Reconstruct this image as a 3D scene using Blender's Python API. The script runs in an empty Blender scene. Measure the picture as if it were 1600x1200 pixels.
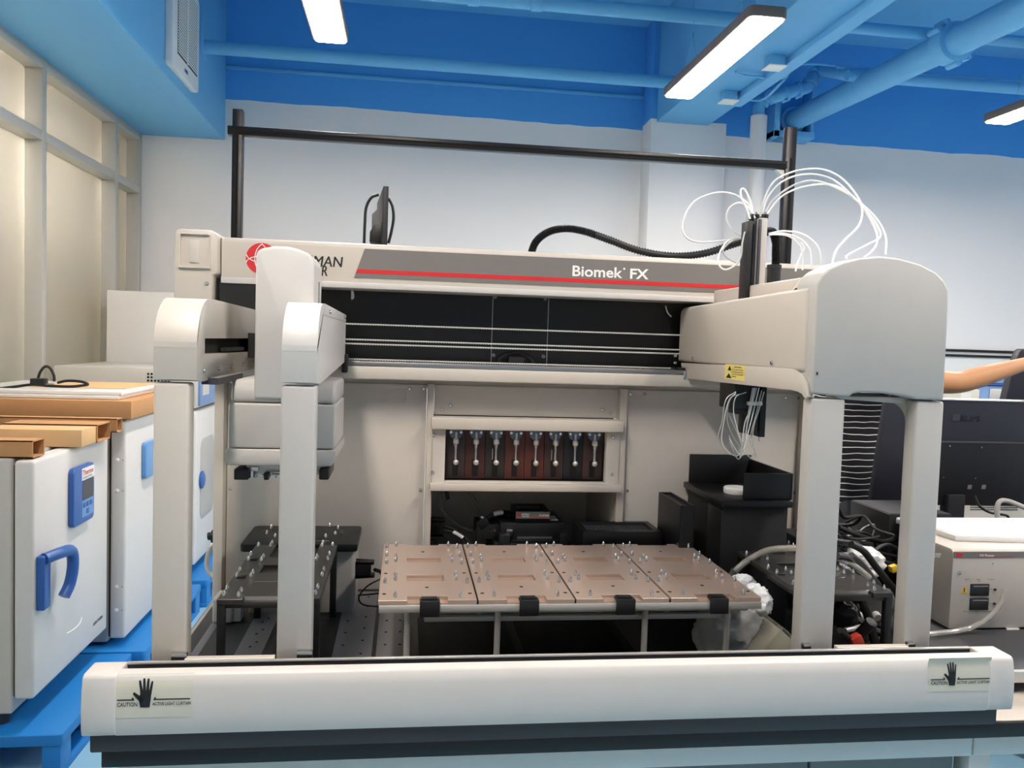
import bpy, bmesh, math, random
from mathutils import Vector, Matrix
random.seed(7)
scene = bpy.context.scene
COL = scene.collection
# ------------------------------------------------------------------ camera
FPX = 1280.0
CAM = Vector((0, 0, 1.5))
def cam_axes(yaw, pitch, roll):
    y, p, r = (math.radians(a) for a in (yaw, pitch, roll))
    f = Vector((math.sin(y)*math.cos(p), math.cos(y)*math.cos(p), -math.sin(p)))
    ri = Vector((math.cos(y), -math.sin(y), 0)); up = ri.cross(f)
    return math.cos(r)*ri+math.sin(r)*up, -math.sin(r)*ri+math.cos(r)*up, f
RI, UP, FW = cam_axes(7.5, 2.97, 1.85)
cd = bpy.data.cameras.new('camera'); cd.sensor_width = 36; cd.lens = FPX/1600*36
cd.clip_start = .02; cd.clip_end = 60
cam = bpy.data.objects.new('camera', cd); COL.objects.link(cam)
m3 = Matrix((RI, UP, -FW)).transposed()
cam.matrix_world = Matrix.Translation(CAM) @ m3.to_4x4()
scene.camera = cam
# ------------------------------------------------------------------ world and exposure
w = bpy.data.worlds.new('world'); scene.world = w; w.use_nodes = True
w.node_tree.nodes['Background'].inputs[0].default_value = (.75, .85, 1, 1)
w.node_tree.nodes['Background'].inputs[1].default_value = .15
scene.view_settings.view_transform = 'Standard'
scene.view_settings.look = 'None'
scene.view_settings.gamma = 1
scene.view_settings.exposure = 2.4
LAMP_POWER = 17.0
# measured helpers: a point of the place on a plane of known depth, side or height
def ray(x, y): return (x-800)/FPX*RI-(y-600)/FPX*UP+FW
def Wy(x, y, Y): d = ray(x, y); return CAM+d*(Y/d.y)
def Wx(x, y, X): d = ray(x, y); return CAM+d*(X/d.x)
def Wz(x, y, Z): d = ray(x, y); return CAM+d*((Z-1.5)/d.z)
# ------------------------------------------------------------------ materials
def lin(c):
    c = c/255
    return c/12.92 if c <= .04045 else ((c+.055)/1.055)**2.4
def rgb(r, g, b): return (lin(r), lin(g), lin(b), 1)
MATS = {}
def pm(name, col, rough=.5, metal=0, var=.03, scale=25, bump=0, bscale=200, coat=0, spec=.5, alpha=1, trans=0, emit=0):
    m = bpy.data.materials.new(name); m.use_nodes = True
    nt = m.node_tree; b = nt.nodes['Principled BSDF']; c = rgb(*col)
    b.inputs['Metallic'].default_value = metal
    b.inputs['Specular IOR Level'].default_value = spec
    b.inputs['Coat Weight'].default_value = coat
    b.inputs['Alpha'].default_value = alpha
    b.inputs['Transmission Weight'].default_value = trans
    tc = nt.nodes.new('ShaderNodeTexCoord')
    n = nt.nodes.new('ShaderNodeTexNoise'); n.inputs['Scale'].default_value = scale; n.inputs['Detail'].default_value = 3
    nt.links.new(tc.outputs['Object'], n.inputs['Vector'])
    mx = nt.nodes.new('ShaderNodeMix'); mx.data_type = 'RGBA'
    mx.inputs[6].default_value = tuple(x*(1-var) for x in c[:3])+(1,)
    mx.inputs[7].default_value = tuple(min(1, x*(1+var)) for x in c[:3])+(1,)
    nt.links.new(n.outputs['Fac'], mx.inputs[0]); nt.links.new(mx.outputs[2], b.inputs['Base Color'])
    mr = nt.nodes.new('ShaderNodeMapRange'); mr.inputs[3].default_value = max(0, rough-.05); mr.inputs[4].default_value = min(1, rough+.05)
    nt.links.new(n.outputs['Fac'], mr.inputs[0]); nt.links.new(mr.outputs[0], b.inputs['Roughness'])
    if bump:
        n2 = nt.nodes.new('ShaderNodeTexNoise'); n2.inputs['Scale'].default_value = bscale; n2.inputs['Detail'].default_value = 2
        nt.links.new(tc.outputs['Object'], n2.inputs['Vector'])
        bp = nt.nodes.new('ShaderNodeBump'); bp.inputs['Strength'].default_value = bump; bp.inputs['Distance'].default_value = .002
        nt.links.new(n2.outputs['Fac'], bp.inputs['Height']); nt.links.new(bp.outputs[0], b.inputs['Normal'])
    if emit:
        b.inputs['Emission Color'].default_value = c; b.inputs['Emission Strength'].default_value = emit
    MATS[name] = m; return m
pm('beige', (199, 191, 180), .42, bump=.08, bscale=500)
pm('offwhite', (200, 197, 193), .4, bump=.05, bscale=500)
pm('barwhite', (208, 203, 197), .4)
pm('panel', (201, 194, 185), .5, bump=.05, bscale=400)
pm('nichegrey', (150, 146, 140), .6)
pm('podgrey', (182, 179, 174), .45)
pm('alpgrey', (176, 172, 168), .4)
pm('charcoal', (58, 58, 62), .55, bump=.06)
pm('black', (20, 20, 22), .45, var=.1)
pm('blacksatin', (18, 18, 20), .36, var=.15, bump=.05, spec=.35)
pm('blackmatte', (14, 14, 15), .7, var=.1)
pm('rubber', (17, 17, 18), .5)
pm('stationblack', (44, 42, 40), .33, var=.35, scale=14, bump=.1, bscale=60)
pm('tan', (178, 157, 143), .3, metal=.35, var=.09, scale=9, bump=.06, bscale=120)
pm('tandark', (166, 140, 122), .4, metal=.2, var=.15, scale=40)
pm('platealu', (196, 193, 186), .35, metal=.5)
pm('steel', (200, 200, 200), .22, metal=1)
pm('steeldull', (150, 150, 150), .4, metal=.9)
pm('alu', (205, 203, 198), .38, metal=.6)
pm('aluframe', (186, 184, 178), .45, metal=.3)
pm('deckdark', (34, 34, 35), .42, var=.12)
pm('deckgrey', (136, 136, 140), .4, metal=.3, var=.08)
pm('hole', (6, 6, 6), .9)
pm('beltwhite', (205, 205, 200), .5)
pm('stickergrey', (118, 114, 110), .45)
pm('red', (205, 40, 42), .45)
pm('ink', (22, 22, 24), .5)
pm('white', (236, 235, 232), .45)
pm('paper', (238, 238, 236), .7, bump=.05, bscale=80)
pm('tube', (240, 240, 240), .35)
pm('yellowlabel', (226, 208, 120), .6)
pm('cream', (206, 202, 186), .5)
pm('valveblue', (120, 140, 168), .2, trans=.3)
pm('pump0', (54, 41, 38), .5); pm('pump1', (70, 36, 33), .5); pm('pump2', (44, 38, 36), .5); pm('pump3', (88, 44, 38), .5)
pm('pump4', (92, 42, 36), .5); pm('pump5', (62, 42, 40), .5); pm('pump6', (26, 28, 34), .5); pm('pump7', (64, 44, 42), .5)
pm('bluepaint', (104, 180, 230), .55, var=.06, scale=4, bump=.15, bscale=40)
pm('cabinet', (212, 209, 206), .4, bump=.03, bscale=300)
pm('cabinetside', (196, 192, 184), .45)
pm('thermoblue', (46, 92, 164), .35)
pm('panelblue', (92, 146, 200), .35)
pm('headerblue', (112, 142, 186), .4)
pm('display', (38, 36, 38), .2)
pm('palletblue', (22, 120, 196), .45, bump=.05)
pm('card', (190, 142, 96), .8, var=.06, scale=12, bump=.1, bscale=90)
pm('cardlight', (214, 174, 126), .8, var=.05)
pm('foil', (226, 224, 222), .25, bump=.5, bscale=35)
pm('blackbag', (40, 38, 38), .25, bump=.8, bscale=25)
pm('benchblack', (24, 24, 26), .35)
pm('benchgrey', (220, 222, 218), .45)
pm('benchdoor', (118, 126, 128), .5)
pm('benchglare', (186, 176, 164), .3)
pm('desktop', (58, 58, 60), .42, var=.1)
pm('pvcwhite', (222, 218, 216), .4)
pm('skin', (196, 142, 100), .5, var=.06, scale=18, bump=.1, bscale=300)
pm('hair', (24, 20, 18), .5, bump=.6, bscale=150)
pm('trousers', (52, 52, 58), .85, bump=.3, bscale=90)
pm('eyewhite', (230, 226, 220), .3)
pm('lips', (168, 98, 84), .5)
pm('monitor', (36, 36, 46), .5, bump=.1, bscale=400)
pm('monitordark', (17, 17, 21), .5)
pm('corridor', (226, 215, 200), .75, var=.03, scale=2)
pm('casegrey', (158, 158, 144), .3, trans=.2)
pm('yellow', (226, 190, 40), .4)
pm('redplug', (196, 62, 46), .45)
pm('warnyellow', (232, 178, 40), .5)
pm('wood', (196, 160, 116), .7, var=.12, scale=20)
pm('lampframe', (120, 108, 100), .45)
pm('lamp', (255, 243, 231), .5, emit=LAMP_POWER)
pm('corridorfill', (255, 244, 236), .5, emit=12.5)
pm('clearplastic', (226, 224, 206), .12, trans=.92, alpha=1, spec=.5)
pm('hose', (228, 225, 216), .15, trans=.7)
pm('bag', (222, 220, 216), .35, trans=.45, bump=.7, bscale=22)
pm('floorblue', (140, 186, 210), .35, var=.08, scale=6, bump=.1, bscale=50)
MATS['clearplastic'].node_tree.nodes['Principled BSDF'].inputs['IOR'].default_value = 1.2
def wallmat(name, zsplit, tilt=0.0):
    m = bpy.data.materials.new(name); m.use_nodes = True; nt = m.node_tree; b = nt.nodes['Principled BSDF']
    g = nt.nodes.new('ShaderNodeNewGeometry'); s = nt.nodes.new('ShaderNodeSeparateXYZ'); nt.links.new(g.outputs['Position'], s.inputs[0])
    n = nt.nodes.new('ShaderNodeTexNoise'); n.inputs['Scale'].default_value = 3; nt.links.new(g.outputs['Position'], n.inputs['Vector'])
    a = nt.nodes.new('ShaderNodeMath'); a.operation = 'MULTIPLY_ADD'; a.inputs[1].default_value = .035
    nt.links.new(n.outputs['Fac'], a.inputs[0]); nt.links.new(s.outputs['Z'], a.inputs[2])
    t = nt.nodes.new('ShaderNodeMath'); t.operation = 'MULTIPLY_ADD'; t.inputs[1].default_value = tilt
    nt.links.new(s.outputs['X'], t.inputs[0]); nt.links.new(a.outputs[0], t.inputs[2])
    c = nt.nodes.new('ShaderNodeMath'); c.operation = 'GREATER_THAN'; c.inputs[1].default_value = zsplit+.0175
    nt.links.new(t.outputs[0], c.inputs[0])
    mx = nt.nodes.new('ShaderNodeMix'); mx.data_type = 'RGBA'
    mx.inputs[6].default_value = rgb(234, 231, 229); mx.inputs[7].default_value = rgb(74, 160, 232)
    nt.links.new(c.outputs[0], mx.inputs[0]); nt.links.new(mx.outputs[2], b.inputs['Base Color'])
    b.inputs['Roughness'].default_value = .65
    n2 = nt.nodes.new('ShaderNodeTexNoise'); n2.inputs['Scale'].default_value = 60; nt.links.new(g.outputs['Position'], n2.inputs['Vector'])
    bp = nt.nodes.new('ShaderNodeBump'); bp.inputs['Strength'].default_value = .08; bp.inputs['Distance'].default_value = .003
    nt.links.new(n2.outputs['Fac'], bp.inputs['Height']); nt.links.new(bp.outputs[0], b.inputs['Normal'])
    MATS[name] = m
wallmat('wallpaint', 3.215, .006)
wallmat('pilasterpaint', 3.235)
def glassmat():
    m = bpy.data.materials.new('pane'); m.use_nodes = True; nt = m.node_tree
    o = nt.nodes['Material Output']; nt.nodes.remove(nt.nodes['Principled BSDF'])
    t = nt.nodes.new('ShaderNodeBsdfTransparent'); t.inputs[0].default_value = (.9, .92, .9, 1)
    gl = nt.nodes.new('ShaderNodeBsdfGlossy'); gl.inputs['Roughness'].default_value = .06
    d = nt.nodes.new('ShaderNodeBsdfDiffuse'); tl = nt.nodes.new('ShaderNodeBsdfTranslucent'); tl.inputs[0].default_value = rgb(224, 222, 212); dm = nt.nodes.new('ShaderNodeMixShader'); dm.inputs[0].default_value = .6; nt.links.new(d.outputs[0], dm.inputs[1]); nt.links.new(tl.outputs[0], dm.inputs[2]); d.inputs[0].default_value = rgb(224, 222, 212)
    fr = nt.nodes.new('ShaderNodeFresnel'); fr.inputs[0].default_value = 1.45
    m1 = nt.nodes.new('ShaderNodeMixShader'); m1.inputs[0].default_value = .5
    nt.links.new(t.outputs[0], m1.inputs[1]); nt.links.new(dm.outputs[0], m1.inputs[2])
    m2 = nt.nodes.new('ShaderNodeMixShader'); nt.links.new(fr.outputs[0], m2.inputs[0])
    nt.links.new(m1.outputs[0], m2.inputs[1]); nt.links.new(gl.outputs[0], m2.inputs[2]); nt.links.new(m2.outputs[0], o.inputs[0])
    MATS['pane'] = m
glassmat()
def shirtmat():
    m = bpy.data.materials.new('shirt'); m.use_nodes = True; nt = m.node_tree; b = nt.nodes['Principled BSDF']
    tc = nt.nodes.new('ShaderNodeTexCoord'); s = nt.nodes.new('ShaderNodeSeparateXYZ'); nt.links.new(tc.outputs['Object'], s.inputs[0])
    n = nt.nodes.new('ShaderNodeTexNoise'); n.inputs['Scale'].default_value = 6; nt.links.new(tc.outputs['Object'], n.inputs['Vector'])
    a = nt.nodes.new('ShaderNodeMath'); a.operation = 'MULTIPLY_ADD'; a.inputs[1].default_value = .03
    nt.links.new(n.outputs['Fac'], a.inputs[0]); nt.links.new(s.outputs['Z'], a.inputs[2])
    q = nt.nodes.new('ShaderNodeMath'); q.operation = 'MODULO'; q.inputs[1].default_value = .0215
    nt.links.new(a.outputs[0], q.inputs[0])
    c = nt.nodes.new('ShaderNodeMath'); c.operation = 'LESS_THAN'; c.inputs[1].default_value = .003; nt.links.new(q.outputs[0], c.inputs[0])
    mx = nt.nodes.new('ShaderNodeMix'); mx.data_type = 'RGBA'; mx.inputs[6].default_value = rgb(22, 23, 30); mx.inputs[7].default_value = rgb(225, 225, 222)
    nt.links.new(c.outputs[0], mx.inputs[0]); nt.links.new(mx.outputs[2], b.inputs['Base Color']); b.inputs['Roughness'].default_value = .9
    MATS['shirt'] = m
shirtmat()
# ------------------------------------------------------------------ mesh builder
class MB:
    def __init__(s): s.v = []; s.f = []
    def add(s, vs, fs):
        o = len(s.v); s.v += [tuple(v) for v in vs]; s.f += [tuple(i+o for i in f) for f in fs]; return s
    def box(s, x0, x1, y0, y1, z0, z1):
        vs = [(x, y, z) for z in (z0, z1) for y in (y0, y1) for x in (x0, x1)]
        return s.add(vs, [(0, 2, 3, 1), (4, 5, 7, 6), (0, 1, 5, 4), (2, 6, 7, 3), (0, 4, 6, 2), (1, 3, 7, 5)])
    def obox(s, c, ax, ay, az):   # oriented box: centre + half axes
        c, ax, ay, az = map(Vector, (c, ax, ay, az))
        vs = [c+i*ax+j*ay+k*az for k in (-1, 1) for j in (-1, 1) for i in (-1, 1)]
        return s.add(vs, [(0, 2, 3, 1), (4, 5, 7, 6), (0, 1, 5, 4), (2, 6, 7, 3), (0, 4, 6, 2), (1, 3, 7, 5)])
    def prism(s, poly, axis, a0, a1):
        n = len(poly)
        def P(p, a): return {'x': (a, p[0], p[1]), 'y': (p[0], a, p[1]), 'z': (p[0], p[1], a)}[axis]
        vs = [P(p, a0) for p in poly]+[P(p, a1) for p in poly]
        fs = [tuple(range(n)), tuple(range(2*n-1, n-1, -1))]+[(i, (i+1) % n, n+(i+1) % n, n+i) for i in range(n)]
        return s.add(vs, fs)
    def cyl(s, p0, p1, r0, r1=None, n=12):
        p0, p1 = Vector(p0), Vector(p1); r1 = r0 if r1 is None else r1
        d = (p1-p0).normalized(); a = d.orthogonal().normalized(); b = d.cross(a)
        vs = []
        for p, r in ((p0, r0), (p1, r1)):
            vs += [p+r*(math.cos(2*math.pi*i/n)*a+math.sin(2*math.pi*i/n)*b) for i in range(n)]
        return s.add(vs, [tuple(range(n-1, -1, -1)), tuple(range(n, 2*n))]+[(i, (i+1) % n, n+(i+1) % n, n+i) for i in range(n)])
    def tube(s, pts, r, n=8, sub=6, ribs=0):
        pts = smooth(pts, sub) if sub > 1 else [Vector(p) for p in pts]
        m = len(pts); vs = []; up = None
        for i, p in enumerate(pts):
            d = (pts[min(i+1, m-1)]-pts[max(i-1, 0)])
            d = d.normalized() if d.length > 1e-9 else Vector((0, 0, 1))
            if up is None: up = d.orthogonal().normalized()
            a = (up-d*up.dot(d)); a = a.normalized() if a.length > 1e-6 else d.orthogonal().normalized(); up = a; b = d.cross(a)
            rr = (r[min(i*len(r)//m, len(r)-1)] if isinstance(r, (list, tuple)) else r)
            if ribs: rr *= 1.0 if i % 2 else 1-ribs
            vs += [p+rr*(math.cos(2*math.pi*k/n)*a+math.sin(2*math.pi*k/n)*b) for k in range(n)]
        fs = [tuple(range(n-1, -1, -1)), tuple(range((m-1)*n, m*n))]
        for i in range(m-1):
            for k in range(n): fs.append((i*n+k, i*n+(k+1) % n, (i+1)*n+(k+1) % n, (i+1)*n+k))
        return s.add(vs, fs)
    def lathe(s, c, prof, n=16, axis=(0, 0, 1)):
        c = Vector(c); d = Vector(axis).normalized(); a = d.orthogonal().normalized(); b = d.cross(a); vs = []
        for r, h in prof: vs += [c+d*h+r*(math.cos(2*math.pi*k/n)*a+math.sin(2*math.pi*k/n)*b) for k in range(n)]
        m = len(prof); fs = [tuple(range(n-1, -1, -1)), tuple(range((m-1)*n, m*n))]
        for i in range(m-1):
            for k in range(n): fs.append((i*n+k, i*n+(k+1) % n, (i+1)*n+(k+1) % n, (i+1)*n+k))
        return s.add(vs, fs)
    def ell(s, c, rx, ry, rz, n=14, m=8):
        prof = []; c = Vector(c); vs = []; fs = []
        for i in range(m+1):
            t = math.pi*i/m
            for k in range(n):
                q = 2*math.pi*k/n; vs.append(c+Vector((rx*math.sin(t)*math.cos(q), ry*math.sin(t)*math.sin(q), rz*math.cos(t))))
        for i in range(m):
            for k in range(n): fs.append((i*n+k, i*n+(k+1) % n, (i+1)*n+(k+1) % n, (i+1)*n+k))
        return s.add(vs, fs)
    def grid(s, xs, ys, solid, z0, z1):   # a plate with rectangular openings
        nx, ny = len(xs), len(ys); vs = [(x, y, z) for z in (z0, z1) for y in ys for x in xs]
        I = lambda i, j, k: k*nx*ny+j*nx+i; fs = []
        ok = lambda i, j: 0 <= i < nx-1 and 0 <= j < ny-1 and solid(i, j)
        for i in range(nx-1):
            for j in range(ny-1):
                if not ok(i, j): continue
                fs += [(I(i, j, 0), I(i, j+1, 0), I(i+1, j+1, 0), I(i+1, j, 0)), (I(i, j, 1), I(i+1, j, 1), I(i+1, j+1, 1), I(i, j+1, 1))]
                if not ok(i-1, j): fs.append((I(i, j, 0), I(i, j, 1), I(i, j+1, 1), I(i, j+1, 0)))
                if not ok(i+1, j): fs.append((I(i+1, j, 0), I(i+1, j+1, 0), I(i+1, j+1, 1), I(i+1, j, 1)))
                if not ok(i, j-1): fs.append((I(i, j, 0), I(i+1, j, 0), I(i+1, j, 1), I(i, j, 1)))
                if not ok(i, j+1): fs.append((I(i, j+1, 0), I(i, j+1, 1), I(i+1, j+1, 1), I(i+1, j+1, 0)))
        return s.add(vs, fs)
    def mapv(s, fn): s.v = [tuple(fn(Vector(v))) for v in s.v]; return s
def smooth(pts, sub):
    P = [Vector(p) for p in pts]
    if len(P) < 3: return P
    Q = [2*P[0]-P[1]]+P+[2*P[-1]-P[-2]]; out = []
    for i in range(1, len(Q)-2):
        a, b, c, d = Q[i-1:i+3]
        for k in range(sub):
            t = k/sub; out.append(.5*((2*b)+(c-a)*t+(2*a-5*b+4*c-d)*t*t+(3*b-a-3*c+d)*t**3))
    out.append(P[-1]); return out
def arc(cx, cy, r, a0, a1, n=8, ry=None):
    ry = r if ry is None else ry
    return [(cx+r*math.cos(math.radians(a0+(a1-a0)*i/n)), cy+ry*math.sin(math.radians(a0+(a1-a0)*i/n))) for i in range(n+1)]
def rrect(x0, x1, y0, y1, r, n=5):
    return arc(x1-r, y1-r, r, 0, 90, n)+arc(x0+r, y1-r, r, 90, 180, n)+arc(x0+r, y0+r, r, 180, 270, n)+arc(x1-r, y0+r, r, 270, 360, n)
ORG = {}
def tag(o, label=None, cat=None, group=None, kind=None):
    if label: o['label'] = label
    if cat: o['category'] = cat
    if group: o['group'] = group
    if kind: o['kind'] = kind
    return o
def thing(name, loc, label, cat, group=None):
    o = bpy.data.objects.new(name, None); COL.objects.link(o); o.location = loc; o.empty_display_size = .05
    ORG[o] = Vector(loc); return tag(o, label, cat, group)
def build(mb, name, mat, parent=None, bevel=0, seg=2, sm=True, angle=35, label=None, kind=None, at=None):
    if parent is not None: org = ORG[parent] if at is None else Vector(at)
    elif at is not None: org = Vector(at)
    else:
        xs, ys, zs = zip(*mb.v); org = Vector(((min(xs)+max(xs))/2, (min(ys)+max(ys))/2, min(zs)))
    bm = bmesh.new(); vs = [bm.verts.new(Vector(v)-org) for v in mb.v]
    for f in mb.f:
        try: bm.faces.new([vs[i] for i in f])
        except ValueError: pass
    bmesh.ops.remove_doubles(bm, verts=bm.verts, dist=1e-7)
    bmesh.ops.recalc_face_normals(bm, faces=bm.faces)
    if bevel:
        ed = [e for e in bm.edges if len(e.link_faces) == 2 and e.calc_face_angle(0) > math.radians(30)]
        bmesh.ops.bevel(bm, geom=ed, offset=bevel, segments=seg, affect='EDGES', clamp_overlap=True, profile=.5)
    me = bpy.data.meshes.new(name); bm.to_mesh(me); bm.free()
    if sm:
        for p in me.polygons: p.use_smooth = True
        me.set_sharp_from_angle(angle=math.radians(angle))
    me.materials.append(MATS[mat])
    o = bpy.data.objects.new(name, me); COL.objects.link(o)
    if parent is not None:
        o.parent = parent; o.location = org-ORG[parent]
    else: o.location = org
    ORG[o] = org
    return tag(o, label, None, None, kind)
def inst(src, name, at, parent, rot=None):
    o = bpy.data.objects.new(name, src.data if hasattr(src, 'data') else src); COL.objects.link(o)
    o.parent = parent; o.location = Vector(at)-ORG[parent]; ORG[o] = Vector(at)
    if rot: o.rotation_euler = rot
    return o
def mesh_of(mb, name, mat, angle=35):   # mesh data shared by many alike pieces
    o = build(mb, name, mat, at=(0, 0, 0), angle=angle); me = o.data; del ORG[o]; bpy.data.objects.remove(o); return me
def text2d(s, wdt=None, hgt=None, off=0.0, shear=0):
    cu = bpy.data.curves.new('t', 'FONT'); cu.body = s; cu.size = 1; cu.offset = off; cu.shear = shear; cu.resolution_u = 3
    o = bpy.data.objects.new('t', cu); COL.objects.link(o); bpy.context.view_layer.update()
    me = bpy.data.meshes.new_from_object(o.evaluated_get(bpy.context.evaluated_depsgraph_get()))
    vs = [v.co.copy() for v in me.vertices]; fs = [tuple(p.vertices) for p in me.polygons]
    bpy.data.objects.remove(o); bpy.data.curves.remove(cu); bpy.data.meshes.remove(me)
    x0 = min(v.x for v in vs); x1 = max(v.x for v in vs); y0 = min(v.y for v in vs); y1 = max(v.y for v in vs)
    sy = hgt/(y1-y0) if hgt else None; sx = wdt/(x1-x0) if wdt else sy
    if sy is None: sy = sx
    return [((v.x-x0)*sx, (v.y-y0)*sy) for v in vs], fs
def text(mb, s, fn, wdt=None, hgt=None, off=0.0, shear=0):
    vs, fs = text2d(s, wdt, hgt, off, shear); mb.add([fn(u, v) for u, v in vs], fs); return mb
# ================================================================== THE SETTING
YW, XP, ZC = 6.4, -1.95, 4.0
def struct(mb, name, mat, parent=None, bevel=0, **k):
    o = build(mb, name, mat, parent, bevel, **k)
    if parent is None: o['kind'] = 'structure'
    return o
floor = struct(MB().box(-3.45, 6.6, -3.1, YW+.1, -.1, 0), 'floor', 'floorblue')
ceil_ = struct(MB().box(-3.45, 6.6, -3.1, YW+.1, ZC, ZC+.1), 'ceiling', 'bluepaint')
wb = struct(MB().box(-3.45, 6.6, YW, YW+.1, 0, ZC), 'wall_back', 'wallpaint', at=(0, YW, 0))
struct(MB().box(1.817, 2.42, 6.165, YW, 0, ZC), 'wall_pilaster', 'pilasterpaint', bevel=.01)
struct(MB().box(6.5, 6.6, -3.1, YW, 0, ZC), 'wall_right', 'wallpaint')
struct(MB().box(-3.45, 6.6, -3.1, -3, 0, ZC), 'wall_front', 'wallpaint')
struct(MB().box(-3.45, -3.4, -3, YW, 0, ZC), 'wall_corridor', 'corridor')
struct(MB().box(-3.4, XP-.11, 6.37, YW, 0, 2.95), 'wall_corridor_end', 'corridor')
struct(MB().box(-3.4, XP-.03, -3, YW, 2.95, 3.0), 'ceiling_corridor', 'corridor')
# soffit above the partition, beam and trims
struct(MB().box(XP-.1, -1.365, -3, YW, 2.924, ZC), 'ceiling_soffit', 'bluepaint', bevel=.006)
struct(MB().box(1.86, 2.27, -3, 6.165, 3.207, ZC), 'ceiling_beam', 'bluepaint', bevel=.008)
struct(MB().box(-1.365, 1.817, YW-.02, YW, 3.44, 3.465), 'trim_1', 'bluepaint', bevel=.004)
# glazed partition
win = bpy.data.objects.new('window_1', None); COL.objects.link(win); win.location = (XP, 4.5, 0); ORG[win] = Vector((XP, 4.5, 0)); win['kind'] = 'structure'
win['label'] = 'grey aluminium framed glass partition below the blue soffit'
muls = [-.85, .3, 1.45, 2.55, 3.65, 4.76, 5.875, 6.37]
for y in muls: build(MB().box(XP-.11, XP, y-.026, y+.026, 0, 2.924), 'mullion', 'aluframe', win, .003)
for a, b in zip(muls, muls[1:]):
    for z in (.05, 2.52, 2.9): build(MB().box(XP-.11, XP, a+.026, b-.026, z-.027, z+.027), 'transom', 'aluframe', win, .003)
    build(MB().box(XP-.1, XP-.09, a+.02, b-.02, .07, 2.5), 'pane', 'pane', win)
    build(MB().box(XP-.1, XP-.09, a+.02, b-.02, 2.54, 2.88), 'pane', 'pane', win)
# ------------------------------------------------------------------ pendant lamps
def lamp(x0, x1, y0, y1, label, z=2.96):
    t = thing('pendant_lamp', ((x0+x1)/2, (y0+y1)/2, z), label, 'lamp', 'linear pendant lamps under the blue ceiling')
    r = .03
    fr = [(x, y) for x, y in rrect(x0-.012, x1+.012, y0-.012, y1+.012, r)]
    build(MB().prism(fr, 'z', z+.006, z+.055), 'housing', 'lampframe', t, .004)
    build(MB().prism(rrect(x0, x1, y0, y1, r*.7), 'z', z, z+.02), 'diffuser', 'lamp', t)
    xm = (x0+x1)/2
    for yy in (y0+.22, y1-.22):
        zt = z+.28
        build(MB().cyl((xm, yy, zt), (xm, yy, ZC), .0014, n=6).cyl((x0+.02, yy, z+.05), (xm, yy, zt), .0012, n=6).cyl((x1-.02, yy, z+.05), (xm, yy, zt), .0012, n=6)
              .cyl((xm, yy, zt-.01), (xm, yy, zt+.02), .004, n=8), 'suspension_wire', 'steel', t)
lamp(-.48, -.333, 3.05, 4.265, 'lit linear lamp at the top left, beside the blue soffit')
lamp(1.475, 1.632, 3.53, 4.74, 'lit linear lamp hanging below the blue beam, largest in view')
lamp(3.56, 3.715, 3.58, 4.79, 'lit linear lamp cut off at the right edge of the picture')
for x, xn in ((-.405, 'left'),):  # unseen lamps from here on, added out of view to light machine and room
    for y, yn in ((.15, 'above the camera'),): lamp(x-.075, x+.075, y, y+1.2, 'unseen linear lamp added in the %s row, %s' % (xn, yn))
lamp(1.475, 1.625, .55, 1.75, 'unseen linear lamp added above the machine to light the deck')  # added lamp out of view, placed to light the deck from above
lamp(3.565, 3.715, 1.05, 2.25, 'unseen linear lamp added in the right row, above the desk')
for y, yn in ((2.2, 'between the walls'),): lamp(5.5, 5.65, y, y+1.2, 'unseen linear lamp added in the far right row, '+yn)
for yc, nm in ((2.4, 'farther from the back wall'), (4.7, 'nearer the back wall')):  # unseen panels added to brighten the glass partition from behind
    t = thing('corridor_fill_lamp', (-3.15, yc, 2.918), 'unseen ceiling panel added to light the corridor behind the glass, '+nm, 'lamp', 'added corridor fill panels')
    build(MB().box(-3.35, -2.95, yc-.9, yc+.9, 2.925, 2.945), 'housing', 'lampframe', t)
    build(MB().box(-3.33, -2.97, yc-.87, yc+.87, 2.918, 2.926), 'diffuser', 'corridorfill', t)
# ------------------------------------------------------------------ ceiling pipes
def pipe(name, label, pts, r, n=16, mat='bluepaint', sub=1, cat='pipe'):
    o = build(MB().tube(pts, r, n, sub), name, mat); return tag(o, label, cat)
a = Wz(500, 87, 3.36); yA = a.y
t = thing('ceiling_pipe', (0, yA, 3.36), 'long blue pipe crossing under the ceiling from the soffit to the beam', 'pipe')
build(MB().tube([(-1.42, yA, 3.36), (1.9, yA, 3.36)], .043, 18, 1), 'pipe_run', 'bluepaint', t)
build(MB().box(-1.385, -1.35, yA-.07, yA+.07, 3.29, 3.6), 'bracket', 'bluepaint', t, .004)
b = Wz(940, 13, 3.36); yB = b.y
t = thing('ceiling_pipe', (.9, yB, 3.36), 'blue pipe at the top edge, nearest of the two left of the beam', 'pipe')
build(MB().tube([(-1.42, yB, 3.36), (1.9, yB, 3.36)], .04, 18, 1), 'pipe_run', 'bluepaint', t)
for px in (740, 838):
    c = Wy(px, 8, yB).x
    build(MB().lathe((c-.03, yB, 3.36), [(.047, 0), (.047, .06)], 16, (1, 0, 0)).box(c-.006, c+.006, yB-.005, yB+.005, 3.39, ZC), 'pipe_clamp', 'bluepaint', t, .002)
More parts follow.
